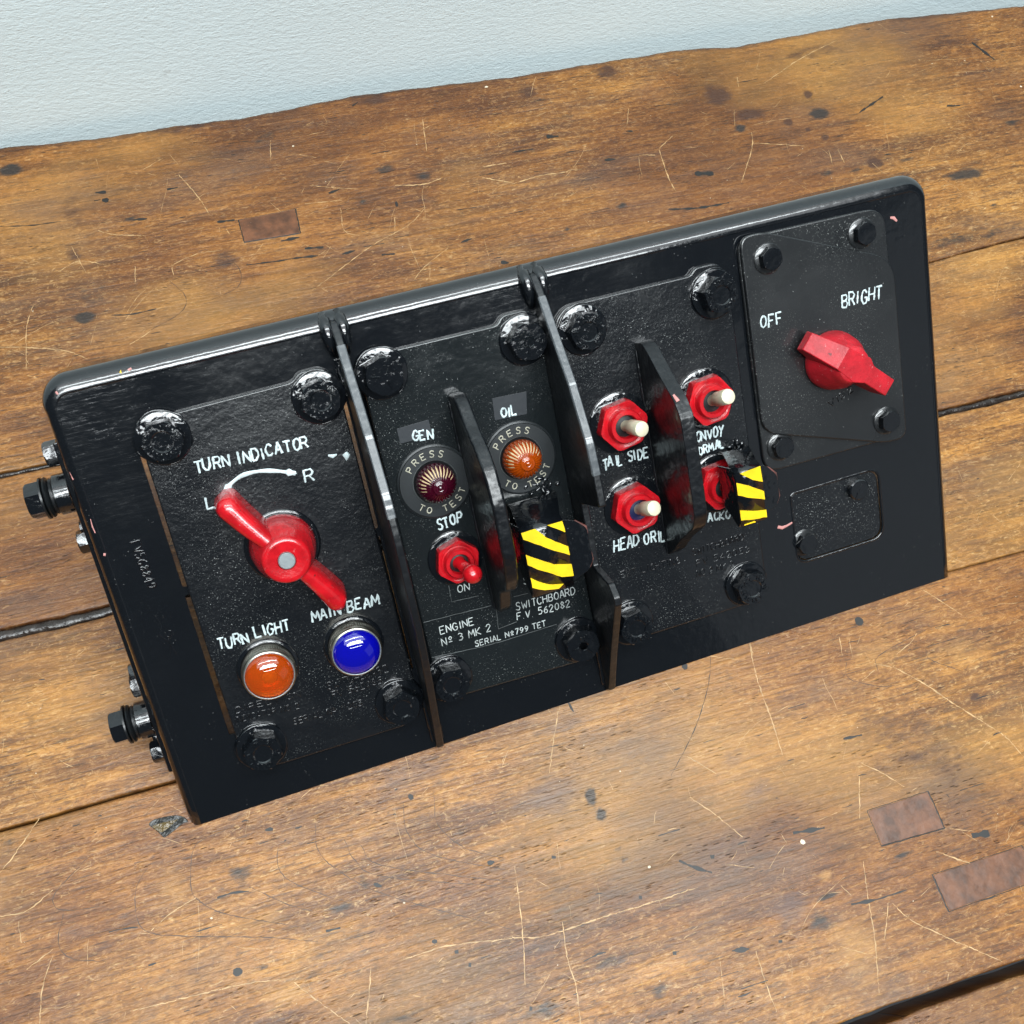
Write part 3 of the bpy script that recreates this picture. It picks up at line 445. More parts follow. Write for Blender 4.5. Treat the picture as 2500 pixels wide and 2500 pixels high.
# wall
bm = bmesh.new()
xs = np.linspace(-1.6, 3.2, 60); zs = np.linspace(-.6, 1.1, 30)
gv = [[bm.verts.new((x, .4285 + .0012 * math.sin(x * 7) * math.cos(z * 5), z)) for z in zs] for x in xs]
for i in range(59):
    for j in range(29): bm.faces.new((gv[i][j], gv[i + 1][j], gv[i + 1][j + 1], gv[i][j + 1]))
wall = obj('wall', bm, M['wall'], kind='structure'); wall['label'] = 'pale blue-white painted wall behind the table'

# ------------------------------------------------------------------ the panel
U = Vector((.99875665, .0498514, 0)); V = Vector((-.03818915, .76510717, .64276949)); N = Vector((.03204296, -.6419703, .76605965))
panel = bpy.data.objects.new('switch_panel', None); link(panel)
panel.matrix_world = Matrix(((U.x, V.x, N.x, 0), (U.y, V.y, N.y, 0), (U.z, V.z, N.z, .0007), (0, 0, 0, 1)))
panel['label'] = 'black painted military vehicle switch panel with red knobs leaning on the wooden table'; panel['category'] = 'switch panel'
W, H = 420.0, 217.6
def inner_path(k=10):
    b, bt, rc = 5.0, 8.0, 6.5; p = [((b, v), (-1, 0)) for v in np.linspace(0, H - bt - rc, 24)]
    for i in range(1, k): a = math.pi - i / k * math.pi / 2; p.append(((b + rc + rc * math.cos(a), H - bt - rc + rc * math.sin(a)), (math.cos(a), math.sin(a))))
    p += [((u, H - bt), (0, 1)) for u in np.linspace(b + rc, W - b - rc, 24)]
    for i in range(1, k): a = math.pi / 2 - i / k * math.pi / 2; p.append(((W - b - rc + rc * math.cos(a), H - bt - rc + rc * math.sin(a)), (math.cos(a), math.sin(a))))
    p += [((W - b, v), (1, 0)) for v in np.linspace(H - bt - rc, 0, 24)]
    return p
ip = inner_path()
HOLES = [rounded([(30.2, 116), (34, 116), (34, 180), (30.4, 180)], .8, 2), rounded([(29.6, 40), (34, 40), (34, 112), (30.0, 112)], .8, 2),
         rounded([(117.2, 118), (119.9, 118), (119.9, 180), (117.2, 180)], .8, 2), rounded([(117.2, 44), (119.6, 44), (119.6, 114), (117.2, 114)], .8, 2), rounded([(125.6, 118), (129.4, 118), (129.4, 180), (125.6, 180)], .8, 2),
         rounded([(327.6, 74.8), (379.6, 74.8), (379.6, 35.6), (327.6, 35.6)], [3, 7, 8, 7], 5)]
def sheet(name, outer, holes, n0, n1, bev=0):
    cu = bpy.data.curves.new(name, 'CURVE'); cu.dimensions = '2D'; cu.fill_mode = 'BOTH'; cu.extrude = max(0, (n1 - n0) / 2 - bev) * MM; cu.bevel_depth = bev * MM; cu.bevel_resolution = 2; cu.offset = -bev * MM
    for loop in [outer] + holes:
        sp = cu.splines.new('POLY'); sp.points.add(len(loop) - 1); sp.use_cyclic_u = True
        for p, q in zip(sp.points, loop): p.co = (q[0] * MM, q[1] * MM, 0, 1)
    t = bpy.data.objects.new(name, cu); COL.objects.link(t); bpy.context.view_layer.update()
    me = bpy.data.meshes.new_from_object(t.evaluated_get(bpy.context.evaluated_depsgraph_get())); bpy.data.objects.remove(t)
    me.transform(Matrix.Translation((0, 0, (n0 + n1) / 2 * MM))); return me
face = obj('panel_frame', sheet('panel_frame', [p for p, _ in ip], HOLES, -1.4, 0), M['frame'], panel, ang=30)
bm = bmesh.new(); rows = []
dep = 20
ts = [0] + [i / 14 * math.pi / 2 for i in range(0, 15)]
for k, t in enumerate(ts):
    row = []
    for (u, v), (nx, ny) in ip:
        r = 5 + 3 * abs(ny) if abs(nx) < 1 or True else 5; e = -.6 if k == 0 else 0
        row.append(bm.verts.new(((u + nx * (r * math.sin(t) + e)) * MM, (v + ny * (r * math.sin(t) + e)) * MM, (-r * (1 - math.cos(t)) + .0) * MM)))
    rows.append(row)
row = []
for (u, v), (nx, ny) in ip:
    r = 5 + 3 * abs(ny); n = -min(dep, max(r + .2, v * .80)); row.append(bm.verts.new(((u + nx * r) * MM, (v + ny * r) * MM, n * MM)))
rows.append(row)
for q in rows[1][:0]: pass
for a, b in zip(rows[1:], rows[2:]):
    for i in range(len(a) - 1): bm.faces.new((a[i], a[i + 1], b[i + 1], b[i]))
bmesh.ops.delete(bm, geom=rows[0], context='VERTS')
me = bpy.data.meshes.new('flange'); bmesh.ops.recalc_face_normals(bm, faces=bm.faces); bm.to_mesh(me); bm.free(); 
fl = obj('bent_flange', me, M['frame'], panel, ang=60)
sol = fl.modifiers.new('sheet', 'SOLIDIFY'); sol.thickness = .0014; sol.offset = -1
# switchbox faceplates -------------------------------------------------------
def faceplate(poly, rad, n0, n1, mat, label, name='faceplate', holes=[], bev=.7):
    return obj(name, sheet(name, rounded(poly, rad, 6), holes, n0, n1, bev), mat, panel, label=label, ang=50)
left = faceplate([(32.3, 30), (32.3, 176), (38, 186), (48, 192), (99, 192.6), (103, 196), (114, 196), (118.2, 188), (118.2, 22), (110, 17.6), (46, 18.6), (36, 22)], [1, 2, 5, 3, 2, 4, 5, 3, 4, 4, 4, 5], .05, 2.5, M['plate'], 'turn indicator faceplate with crackled black paint')
eng = faceplate([(128.6, 27), (128.6, 190), (134, 195.6), (192.5, 195.2), (196, 199), (208, 199), (212.3, 194), (211.5, 26), (205, 21.5), (134, 24)], [3, 4, 4, 1.5, 3, 4, 4, 3, 5, 4], .05, 2.5, M['eng'], 'engine switchboard faceplate')
third = faceplate([(219, 26), (219, 190), (226, 196.2), (288, 196), (291, 199), (303, 199), (307.3, 192), (307.3, 28), (303, 23.6), (226, 23.8)], [3, 4, 4, 1.5, 3, 5, 4, 3, 4, 5], .05, 2.5, M['plate'], 'lighting switchboard faceplate')
back4 = faceplate([(314, 207.2), (393.5, 206.2), (396, 89.2), (314.2, 90.6)], [9, 11, 9, 9], .05, 1.8, M['satin'], 'rectangular backing plate of the dimmer', 'backing_plate')
front4 = faceplate([(314.6, 208), (327, 208), (395.2, 181), (395.2, 88.4), (383, 88.6), (314.6, 112)], [11, 5, 12, 10, 5, 9], 1.8, 4.0, M['satin'], 'diamond cornered dimmer faceplate with OFF and BRIGHT', 'dimmer_plate')
bm = bmesh.new(); rr_ = rounded([(327.5, 74.9), (379.7, 74.9), (379.7, 35.5), (327.5, 35.5)], [3, 7, 8, 7], 8); pts = [(x, y, -.35) for x, y in rr_] + [(*rr_[0], -.35)]
tube(bm, pts, .75, 8, .8); obj('pocket_rim', bm, M['thick'], face, ang=80)
cov = faceplate([(328.4, 74.2), (379, 74.2), (379, 36.2), (328.4, 36.2)], [3, 7, 8, 7], -2.6, -1.1, M['plate'], 'small recessed blanking plate', 'blanking_plate', bev=.3)
# bolts ------------------------------------------------------------------------
GL = {'S': '0,.15 .3,0 .7,0 .9,.25 .7,.48 .3,.55 .1,.78 .3,1 .7,1 .95,.85', 'K': '0,0 0,1|.9,1 .05,.45 .95,0'}
STROKES = {
 'A': '0,0 .45,1 .55,1 1,0|.2,.35 .8,.35', 'B': '0,0 0,1 .65,1 .85,.78 .65,.53 0,.53|.65,.53 .95,.28 .7,0 0,0', 'C': '.95,.82 .65,1 .3,.97 .05,.65 .05,.35 .3,.03 .65,0 .95,.18',
 'D': '0,0 0,1 .55,1 .95,.65 .95,.35 .55,0 0,0', 'E': '.9,1 0,1 0,0 .9,0|0,.52 .7,.52', 'F': '.9,1 0,1 0,0|0,.52 .7,.52', 'G': '.92,.8 .6,1 .3,.97 .03,.6 .05,.3 .35,0 .75,.03 .95,.2 .95,.45 .55,.45',
 'H': '0,0 0,1|.95,0 .95,1|0,.5 .95,.5', 'I': '.5,0 .5,1', 'K': GL['K'], 'L': '0,1 0,0 .85,0', 'M': '0,0 .1,1 .5,.3 .9,1 1,0', 'N': '0,0 0,1 .95,0 .95,1',
 'O': '.5,1 .15,.85 0,.5 .15,.15 .5,0 .85,.15 1,.5 .85,.85 .5,1', 'P': '0,0 0,1 .7,1 .92,.76 .7,.48 0,.48', 'R': '0,0 0,1 .7,1 .9,.76 .7,.5 0,.5|.45,.5 .95,0', 'S': GL['S'],
 'T': '.5,0 .5,1|0,1 1,1', 'U': '0,1 .02,.3 .3,0 .7,0 .95,.3 .97,1', 'V': '0,1 .5,0 1,1', 'W': '0,1 .25,0 .5,.7 .75,0 1,1', 'X': '0,0 .95,1|0,1 .95,0', 'Y': '0,1 .5,.5 1,1|.5,.5 .45,0',
 '0': '.5,1 .15,.8 .08,.5 .15,.2 .5,0 .85,.2 .92,.5 .85,.8 .5,1', '1': '.2,.75 .55,1 .55,0', '2': '.05,.75 .25,1 .7,1 .9,.72 .05,0 .95,0', '3': '.05,.9 .4,1 .85,.8 .7,.55 .4,.52|.7,.55 .92,.25 .6,0 .05,.08',
 '4': '.7,0 .7,1 0,.3 .95,.3', '5': '.85,1 .15,1 .1,.55 .55,.62 .9,.35 .65,.03 .05,.05', '6': '.8,.95 .35,.75 .08,.35 .3,.02 .7,.02 .9,.3 .65,.55 .15,.45', '7': '.05,1 .92,1 .35,0',
 '8': '.5,.53 .15,.75 .5,1 .85,.75 .5,.53 .08,.25 .5,0 .92,.25 .5,.53', '9': '.2,.05 .65,.25 .92,.65 .7,.98 .3,.98 .1,.7 .35,.45 .85,.55', '.': '.45,0 .55,.02', 'o': '.5,.95 .15,.72 .5,.45 .85,.72 .5,.95|.15,.22 .85,.22', '*': '.1,.2 .9,.9|.1,.85 .9,.2'}
def glyph_strokes(ch): return [[tuple(map(float, p.split(','))) for p in s_.split()] for s_ in STROKES[ch].split('|')] if ch in STROKES else []
def lettering(text, a, b, cap, mat, parent, n, pen, jit, flat=.35, name='lettering', slant=.05, wide=.66, label=None):
    """each word is drawn stroke by stroke between a and b (mm on the panel)"""
    a, b = Vector(a), Vector(b); L = (b - a).length; e = (b - a).normalized(); up = Vector((-e.y, e.x)); bm = bmesh.new()
    adv = [(.55 if c in ' ' else .45 if c in 'I.1' else 1.0 if c not in 'MW' else 1.2) for c in text]; gap = .30; tot = sum(adv) + gap * (len(text) - 1); sc = L / tot; x = 0
    for c, w in zip(text, adv):
        dx, dy, dr = rng.normal(0, jit * .6), rng.normal(0, jit), rng.normal(0, jit * .12); hh = cap * (1 + rng.normal(0, jit * .12))
        for st in glyph_strokes(c):
            st = [((px - .5) * .4 + .5 if c == 'I' else px, py) for px, py in st]; P = []
            for px, py in st:
                q = Vector((x + px * w * sc + dx + py * hh * (slant + dr), py * hh + dy)) ; w2 = a + e * q.x + up * q.y
                P.append((w2.x + rng.normal(0, jit * .22), w2.y + rng.normal(0, jit * .22), n))
            P = [Vector(p) for p in P]; Q = []
            for i in range(len(P) - 1):
                kk = max(2, int((P[i + 1] - P[i]).length / .8))
                Q += [P[i].lerp(P[i + 1], t / kk) for t in range(kk)]
            Q.append(P[-1]); tube(bm, Q, [pen * (1 + rng.normal(0, .10 + jit * .25)) for _ in Q], 6, flat)
        x += (w + gap) * sc
    return obj(name, bm, mat, parent, ang=80, label=label)
def bolt_head(kind, seed):
    r_ = random.Random(seed); bm = bmesh.new()
    hexbolt(bm, 9.2, 7.9, 1.2, dish=.6 if kind == 'ring' else 0, cham=.9)
    if kind == 'ring':
        for k in range(17):
            t = k / 17 * 2 * math.pi + .2; 
            if k in (4, 10): continue
            c_, s_ = math.cos(t), math.sin(t); r0, r1 = 5.1, 7.0; da = r_.uniform(-.16, .16)
            tube(bm, [(r0 * c_, r0 * s_, 9.1), ((r0 + r1) / 2 * math.cos(t + da), (r0 + r1) / 2 * math.sin(t + da), 9.25), (r1 * c_, r1 * s_, 9.1)], .50, 6)
            if k % 3: tube(bm, [(r1 * c_, r1 * s_, 9.1), (r1 * math.cos(t + .2), r1 * math.sin(t + .2), 9.1)], .42, 6)
    else:
        for k in range(3):
            t = k * 2.1 + .5; tube(bm, [(2.0 * math.cos(t), 2.0 * math.sin(t), 9.1), (6.2 * math.cos(t), 6.2 * math.sin(t), 9.1)], .46, 6)
        if kind == 'arc': lathe(bm, [(2.6, 9.1), (2.4, 9.4), (2.1, 9.1)], 24)
        for q0, q1 in (((-2.6, -4.6), (-1.8, -3.4)), ((-1.0, -4.9), (-.6, -3.6)), ((.6, -4.9), (.3, -3.7)), ((2.3, -4.4), (1.8, -3.2))): tube(bm, [(*q0, 9.1), (*q1, 9.15)], .46, 6)
    return bm
wbm = bmesh.new(); lathe(wbm, [(11.5, 0), (11.6, .9), (11.5, 1.35), (11.2, 1.5), (5, 1.5)], 48)
wme = bpy.data.meshes.new('washer'); bmesh.ops.recalc_face_normals(wbm, faces=wbm.faces); wbm.to_mesh(wme); wbm.free(); finish(wme, 60); wme.materials.append(M['thick'])
protos = {}
BOLTS = [(41.7, 183, 'ring'), (108.6, 183.5, 'ring'), (42.1, 31.2, 'ring'), (108.8, 31.6, 'ring'), (137.5, 187, 'plain'), (203.7, 186.1, 'arc'), (134.4, 35.2, 'ring'), (201.7, 34.2, 'arc'),
         (231.8, 184, 'ring'), (298.4, 185.2, 'ring'), (230.6, 34.2, 'ring'), (295.3, 35.6, 'ring')]
where = ['top left', 'top right', 'bottom left', 'bottom right']
for i, (u, v, kd) in enumerate(BOLTS):
    if kd not in protos:
        o = obj('hex_bolt', bolt_head(kd, 3), M['bolt'], panel, bevel=0, ang=28); wsh = bpy.data.objects.new('washer', wme); link(wsh, o); protos[kd] = o
    else: o = clone(protos[kd], panel)
    o.location = (u * MM, v * MM, 2.4 * MM); o.rotation_euler = (R(rng.normal(0, .8)), R(rng.normal(0, .8)), rng.uniform(0, 6.2))
# ring of thick paint pooled round each washer
bm = bmesh.new()
for u, v, _ in BOLTS:
    pts = [(u + (11.6 + .35 * math.sin(5 * t + u) + .25 * math.sin(11 * t)) * math.cos(t), v + (11.6 + .35 * math.sin(4 * t + v)) * math.sin(t), 2.4) for t in np.linspace(0, 2 * math.pi, 50)[:-1]]
    tube(bm, pts + [pts[0]], .45, 8, .7)
obj('paint_rim', bm, M['thick'], panel, ang=80, kind='stuff')
def small_bolt(slot=False):
    bm = bmesh.new(); hexbolt(bm, 5.7, 4.0, .9, cham=.7, seg=48)
    if slot:
        bm.free(); bm = bmesh.new(); lathe(bm, [(5.6, 0), (5.6, 2.6), (5.0, 3.2), (1, 3.35)], 32)
        prism(bm, [(-5.2, -.45), (5.2, -.45), (5.2, .45), (-5.2, .45)], 3.25, 3.5)
    return bm
sw = bmesh.new(); lathe(sw, [(7.2, 0), (7.3, .5), (6.6, 1.0), (3, 1.0)], 32); swm = bpy.data.meshes.new('washer'); bmesh.ops.recalc_face_normals(sw, faces=sw.faces); sw.to_mesh(swm); sw.free(); finish(swm, 60); swm.materials.append(M['satin'])
sb = None
for u, v, n in [(327.6, 195.4, 4), (379.7, 196, 1.8), (324.1, 102.4, 1.8), (383.7, 100.8, 4), (333, 46.2, -1.1)]:
    if sb is None: sb = obj('small_hex_bolt', small_bolt(), M['bolt'], panel, ang=28); q = bpy.data.objects.new('washer', swm); link(q, sb); o = sb
    else: o = clone(sb, panel)
    o.location = (u * MM, v * MM, n * MM); o.rotation_euler = (0, 0, rng.uniform(0, 1))
o = obj('slotted_screw', small_bolt(True), M['bolt'], panel, ang=28, loc=(366.4, 66.8, -1.1), rot=(0, 0, 1.0), label='slotted screw of the blanking plate')
# guards -----------------------------------------------------------------------
def guard(prof, u, th, name, label, mat=None, bev=.8):
    bm = bmesh.new(); vane(bm, prof, u - th / 2, u + th / 2); return obj(name, bm, mat or M['vane'], panel, bevel=bev, seg=3, label=label)
def edge_strip(prof, u, th, parent):   # worn flat rim on the upper ridge, its lit grey painted in
    bm = bmesh.new(); Q = []
    for p, q in zip(prof, prof[1:]):
        k = max(2, int(math.dist(p, q) / 3)); Q += [(p[0] + (q[0] - p[0]) * t / k, p[1] + (q[1] - p[1]) * t / k) for t in range(k)]
    Q.append(prof[-1]); rings = []; h = th / 2 + .12
    for i, (v, n) in enumerate(Q):
        a, c = Q[max(i - 1, 0)], Q[min(i + 1, len(Q) - 1)]; d = Vector((c[0] - a[0], c[1] - a[1])).normalized(); nn = Vector((d.y, -d.x)); nn = nn if nn.y > 0 else -nn
        w = rng.normal(0, .05); sec = [(-h, -1.5), (-h, -.2), (-h + .45, .25 + w), (h - .45, .25 + w), (h, -.2), (h, -1.5)]
        rings.append([bm.verts.new(((u + su) * MM, (v + nn.x * sn) * MM, (n + nn.y * sn) * MM)) for su, sn in sec])
    for a, c in zip(rings, rings[1:]):
        for i in range(6): bm.faces.new((a[i], a[(i + 1) % 6], c[(i + 1) % 6], c[i]))
    bm.faces.new(rings[0]); bm.faces.new(rings[-1]); return obj('worn_lit_edge', bm, M['edge'], parent, ang=40)
G1 = [(214, -2.5), (213, 3), (205, 9), (190, 17.5), (167, 31), (143, 40), (128, 42), (121, 42), (80, 38.5), (46, 26), (2, 5.5), (1, -1), (14, -1), (14, 1), (200, 1), (206, -2)]
g1 = guard(G1, 122.6, 3.6, 'tall_guard', 'tall black divider left of the engine plate')
G2 = [(214, -2.5), (213, 3), (205, 9), (190, 17.5), (167, 31), (143, 40.5), (128, 42.5), (113.5, 43.5), (110.5, 30), (108, 17), (76, 17.5), (74.5, 28), (73.5, 36), (68, 41), (64, 41), (30, 21), (3, 6.5), (0, 0), (2, -1), (206, -2)]
g2 = guard(G2, 213.6, 3.6, 'tall_guard', 'notched black divider right of the engine plate')
edge_strip([(204, 9.6), (190, 17.7), (167, 31.2), (143, 40.2), (134, 41.6)], 122.6, 3.6, g1); edge_strip([(204, 9.6), (190, 17.7), (167, 31.2), (143, 40.6), (128, 42.6)], 213.6, 3.6, g2)
for g, u in ((g1, 122.6), (g2, 213.6)):   # folded lugs and weld beads at the head of each divider
    for s_ in (-1, 1):
        bm = bmesh.new(); tube(bm, [(u + s_ * 3.3, 216, -5.5), (u + s_ * 3.4, 214, -.5), (u + s_ * 3.5, 210.5, 2.8), (u + s_ * 3.4, 205, 3.2), (u + s_ * 3.0, 199, 1.8)], [2.0, 2.7, 2.9, 2.5, 1.2], 12); obj('weld_lug', bm, M['frame'], g, ang=80)
        pts = [(u + s_ * 1.9, v, .3) for v in np.arange(4, 30, 2.0)]; bm = bmesh.new(); tube(bm, pts, [1.3 + .5 * rng.random() for _ in pts], 8, .8); obj('weld_bead', bm, M['thick'], g, ang=80)
        pts = [(u + s_ * 1.9, v, .8) for v in np.arange(181, 198, 1.6)]; bm = bmesh.new(); tube(bm, pts, [1.2 + .6 * rng.random() for _ in pts], 8, .8); obj('weld_bead', bm, M['thick'], g, ang=80)
# bridge plates beneath guard 1 (the divider stands on the frame's web)
bm = bmesh.new(); prism(bm, [(120.6, 38), (125.2, 38), (125.2, 182), (120.6, 182)], -4, .6); obj('divider_foot', bm, M['frame'], g1, bevel=.3)
def strap(prof, u, th, label, base_v):
    g = guard(rounded(prof, [0] + [2.2] * (len(prof) - 2) + [0], 3), u, th, 'strap_guard', label, mat=M['strap'], bev=1.5)
    for s_ in (-1, 1):
        bm = bmesh.new(); pts = [(u + s_ * (th / 2 - .2), v, 2.6) for v in np.arange(base_v[0] + 1, base_v[1], 2.2)]; tube(bm, pts, [.8 + .35 * rng.random() for _ in pts], 8, .7); obj('weld_bead', bm, M['strap'], g, ang=80)
    return g
strap([(170.5, 2), (171.5, 12), (168.5, 17), (160, 24.5), (151, 36), (143, 42.5), (129, 47), (104, 46), (91, 41), (84, 35), (79, 22), (67, 14), (63, 8), (63, 2)], 167.4, 6.4, 'thick black finger guard between the engine lamps', (63, 168))
strap([(172, 2), (173, 10), (170, 15), (159.5, 26.5), (150.5, 38), (143, 42.8), (130, 43.2), (96, 42.6), (88.5, 38.5), (78, 22), (68, 10), (64, 3), (64, 2)], 259.2, 6.6, 'thick black finger guard between the lighting toggles', (64, 169))
# turn indicator knob -----------------------------------------------------------
kn = bmesh.new(); lathe(kn, [(14.6, 2.4), (14.6, 4.2), (13.6, 12), (12.2, 18), (10.6, 22.5), (10.2, 24), (9.2, 24.9), (7.8, 24.7), (4.2, 24.3), (3.9, 23.6), (1, 23.6)], 56, c=(0, 0))
k1 = obj('turn_knob', kn, M['red'], panel, ang=60, label='glossy red two winged turn indicator knob', loc=(76.6, 123, 0))
k1['label'] = 'glossy red two winged turn indicator knob'
def wing(p0, p1, n_top, w0, w1, n_bot, name='wing'):
    bm = bmesh.new(); a, b = Vector(p0), Vector(p1); d = (b - a).normalized(); s_ = Vector((-d.y, d.x)); rings = []; K = 16
    for i in range(K + 1):
        t = i / K; c_ = a.lerp(b, t); w = w0 + (w1 - w0) * t ** .8; tp = n_top[0] + (n_top[1] - n_top[0]) * t; endk = 1.0
        if t > .86: endk = math.sqrt(max(.02, 1 - ((t - .86) / .155) ** 2))
        bend = math.sin(t * math.pi * .9) * (.8); w *= endk; ring = []
        prof = [(-1.38, n_bot), (-1.25, tp - 8), (-1.06, tp - 3.4), (-.82, tp - 1.3), (-.35, tp - .2), (.35, tp - .2), (.82, tp - 1.3), (1.06, tp - 3.4), (1.25, tp - 8), (1.38, n_bot)]
        for q, z_ in prof:
            zc = z_ if z_ <= n_bot else n_bot + (z_ - n_bot) * (.82 + .18 * endk); p = c_ + s_ * (q * w + bend); ring.append(bm.verts.new((p.x * MM, p.y * MM, zc * MM)))
        rings.append(ring)
    for r0, r1 in zip(rings, rings[1:]):
        for i in range(10): bm.faces.new((r0[i], r0[(i + 1) % 10], r1[(i + 1) % 10], r1[i]))
    bm.faces.new(rings[0]); bm.faces.new(rings[-1]); return bm
obj('wing', wing((-3, 5), (-19.5, 30.5), (23.0, 19.0), 3.0, 4.7, 3), M['red'], k1, ang=70)
obj('wing', wing((3, -5), (17.6, -31.5), (23.0, 19.0), 3.0, 4.5, 3), M['red'], k1, ang=70)
bm = bmesh.new(); lathe(bm, [(3.7, 23), (3.7, 25.0), (3.3, 25.4), (.5, 25.4)], 24); obj('steel_spindle_end', bm, M['steel'], k1)
bm = bmesh.new(); lathe(bm, [(17, 2.4), (16.6, 3.1), (15, 3.3), (14, 3.0)], 48); obj('paint_collar', bm, M['thick'], k1, ang=80)
# dimmer knob ---------------------------------------------------------------------
bm = bmesh.new(); lathe(bm, [(14.4, 4.6), (14.6, 6), (14.4, 8), (13.0, 14), (9.5, 21), (8.2, 24.3), (7.6, 24.6), (1, 24.6)], 56)
k2 = obj('dimmer_knob', bm, M['red_matt'], panel, ang=50, label='matt red pointer knob of the dimmer', loc=(355.4, 139.6, 0))
def bar(pts_top, pts_bot):
    bm = bmesh.new(); a = [bm.verts.new([c * MM for c in p]) for p in pts_top]; b = [bm.verts.new([c * MM for c in p]) for p in pts_bot]
    bm.faces.new(a); bm.faces.new(b)
    for i in range(len(a)): j = (i + 1) % len(a); bm.faces.new((a[i], a[j], b[j], b[i]))
    return bm
d = Vector((20, -17)).normalized(); s_ = Vector((-d.y, d.x))
def kp(l, w, n): q = d * l + s_ * w; return (q.x, q.y, n)
obj('pointer', bar([kp(-8, -5.8, 24.9), kp(-8, 5.8, 24.9), kp(6, 7.0, 24.9), kp(10, 4.6, 24.7), kp(25.2, 4.4, 23.2), kp(25.2, -4.4, 23.2), kp(10, -4.6, 24.7), kp(4, -7.2, 24.9)],
    [kp(-8, -7, 6), kp(-8, 7, 6), kp(6, 8.4, 6), kp(10, 5.4, 6), kp(24.4, 4.8, 12.5), kp(24.4, -4.8, 12.5), kp(10, -5.4, 6), kp(4, -8.4, 6)]), M['red_matt'], k2, bevel=.6, seg=3)
obj('tail', bar([kp(-7.5, -5.9, 25.0), kp(-7.5, 5.9, 25.0), kp(-22.6, 4.6, 13.5), kp(-22.6, -4.6, 13.5)], [kp(-7.5, -6.8, 6), kp(-7.5, 6.8, 6), kp(-22.2, 5.0, 8), kp(-22.2, -5.0, 8)]), M['red_matt'], k2, bevel=.6, seg=3)
# toggles ---------------------------------------------------------------------------
def toggle(u, v, rc, rotz, lever, kind, label, boot='hole', n=2.5):
    bm = bmesh.new(); lathe(bm, [(rc + 2.4, n - .2), (rc + 2.3, n + .8), (rc + 1.2, n + 1.2), (3, n + 1.2)], 48)
    root = obj('toggle_switch', bm, M['thick'], panel, ang=60, label=label, loc=(u, v, 0))
    bm = bmesh.new(); f = lambda r, t, z: min(hexr(rc, t), r)
    lathe(bm, [(rc * 2, n + 1.2), (rc * 2, n + 6.0), (rc * .95, n + 6.9), (rc * .80, n + 7.0), (rc * .72, n + 6.4), (rc * .66, n + 6.5), (rc * .64, n + 9.6), (rc * .60, n + 10.2), (rc * .46, n + 10.2), (rc * .42, n + 9.4), (rc * .40, n + 4)], 60, fn=lambda r, t, z: f(r, t - rotz, z), close=False)
    obj('hex_nut', bm, M['red_nut'], root, ang=40)
    bm = bmesh.new(); lathe(bm, [(rc * .42, n + 7.2), (rc * .2, n + 7.8), (.4, n + 8.2)], 24); obj('boot', bm, M[boot], root)
    if lever:
        (lu, lv, ln) = lever; a = Vector((0, 0, n + 6)); b = Vector((lu, lv, ln)); d_ = (b - a); L = d_.length; bm = bmesh.new()
        if kind == 'ivory': prof = [(2.6, 0), (2.7, L * .35), (3.5, L * .40), (3.7, L * .9), (3.5, L * .97), (2.6, L), (.3, L + .1)]
        else: prof = [(3.1, 0), (3.3, L * .1), (2.4, L * .2), (2.9, L * .45), (2.6, L * .62)] + [(4.5 * math.sin(t), L - 4.5 * math.cos(t)) for t in np.linspace(.62, math.pi - .05, 10)]
        lathe(bm, prof, 28); bm.transform(Matrix.Translation(a * MM) @ d_.to_track_quat('Z', 'Y').to_matrix().to_4x4())
        obj('lever', bm, M['ivory'] if kind == 'ivory' else M['red'], root, ang=50)
    return root
toggle(241.9, 136.5, 12.6, .15, (2.6, .8, 25), 'ivory', 'ivory lever toggle above TAIL SIDE')
toggle(287.0, 136.9, 12.6, .10, (1.8, 4.6, 25), 'ivory', 'ivory lever toggle above CONVOY')
toggle(241.7, 94.2, 12.6, .20, (2.6, 4.4, 25), 'ivory', 'ivory lever toggle with blue boot above HEAD', 'blueboot')
toggle(287.2, 93.3, 12.6, .12, (0.5, -1, 17), 'red', 'toggle half hidden behind the right striped cover')
toggle(151.0, 94.2, 10.9, .30, (2.6, -1.6, 24), 'red', 'red ball lever toggle between STOP and ON')
toggle(184.2, 93.0, 10.9, .30, (.5, -1, 17), 'red', 'toggle hidden behind the left striped cover')
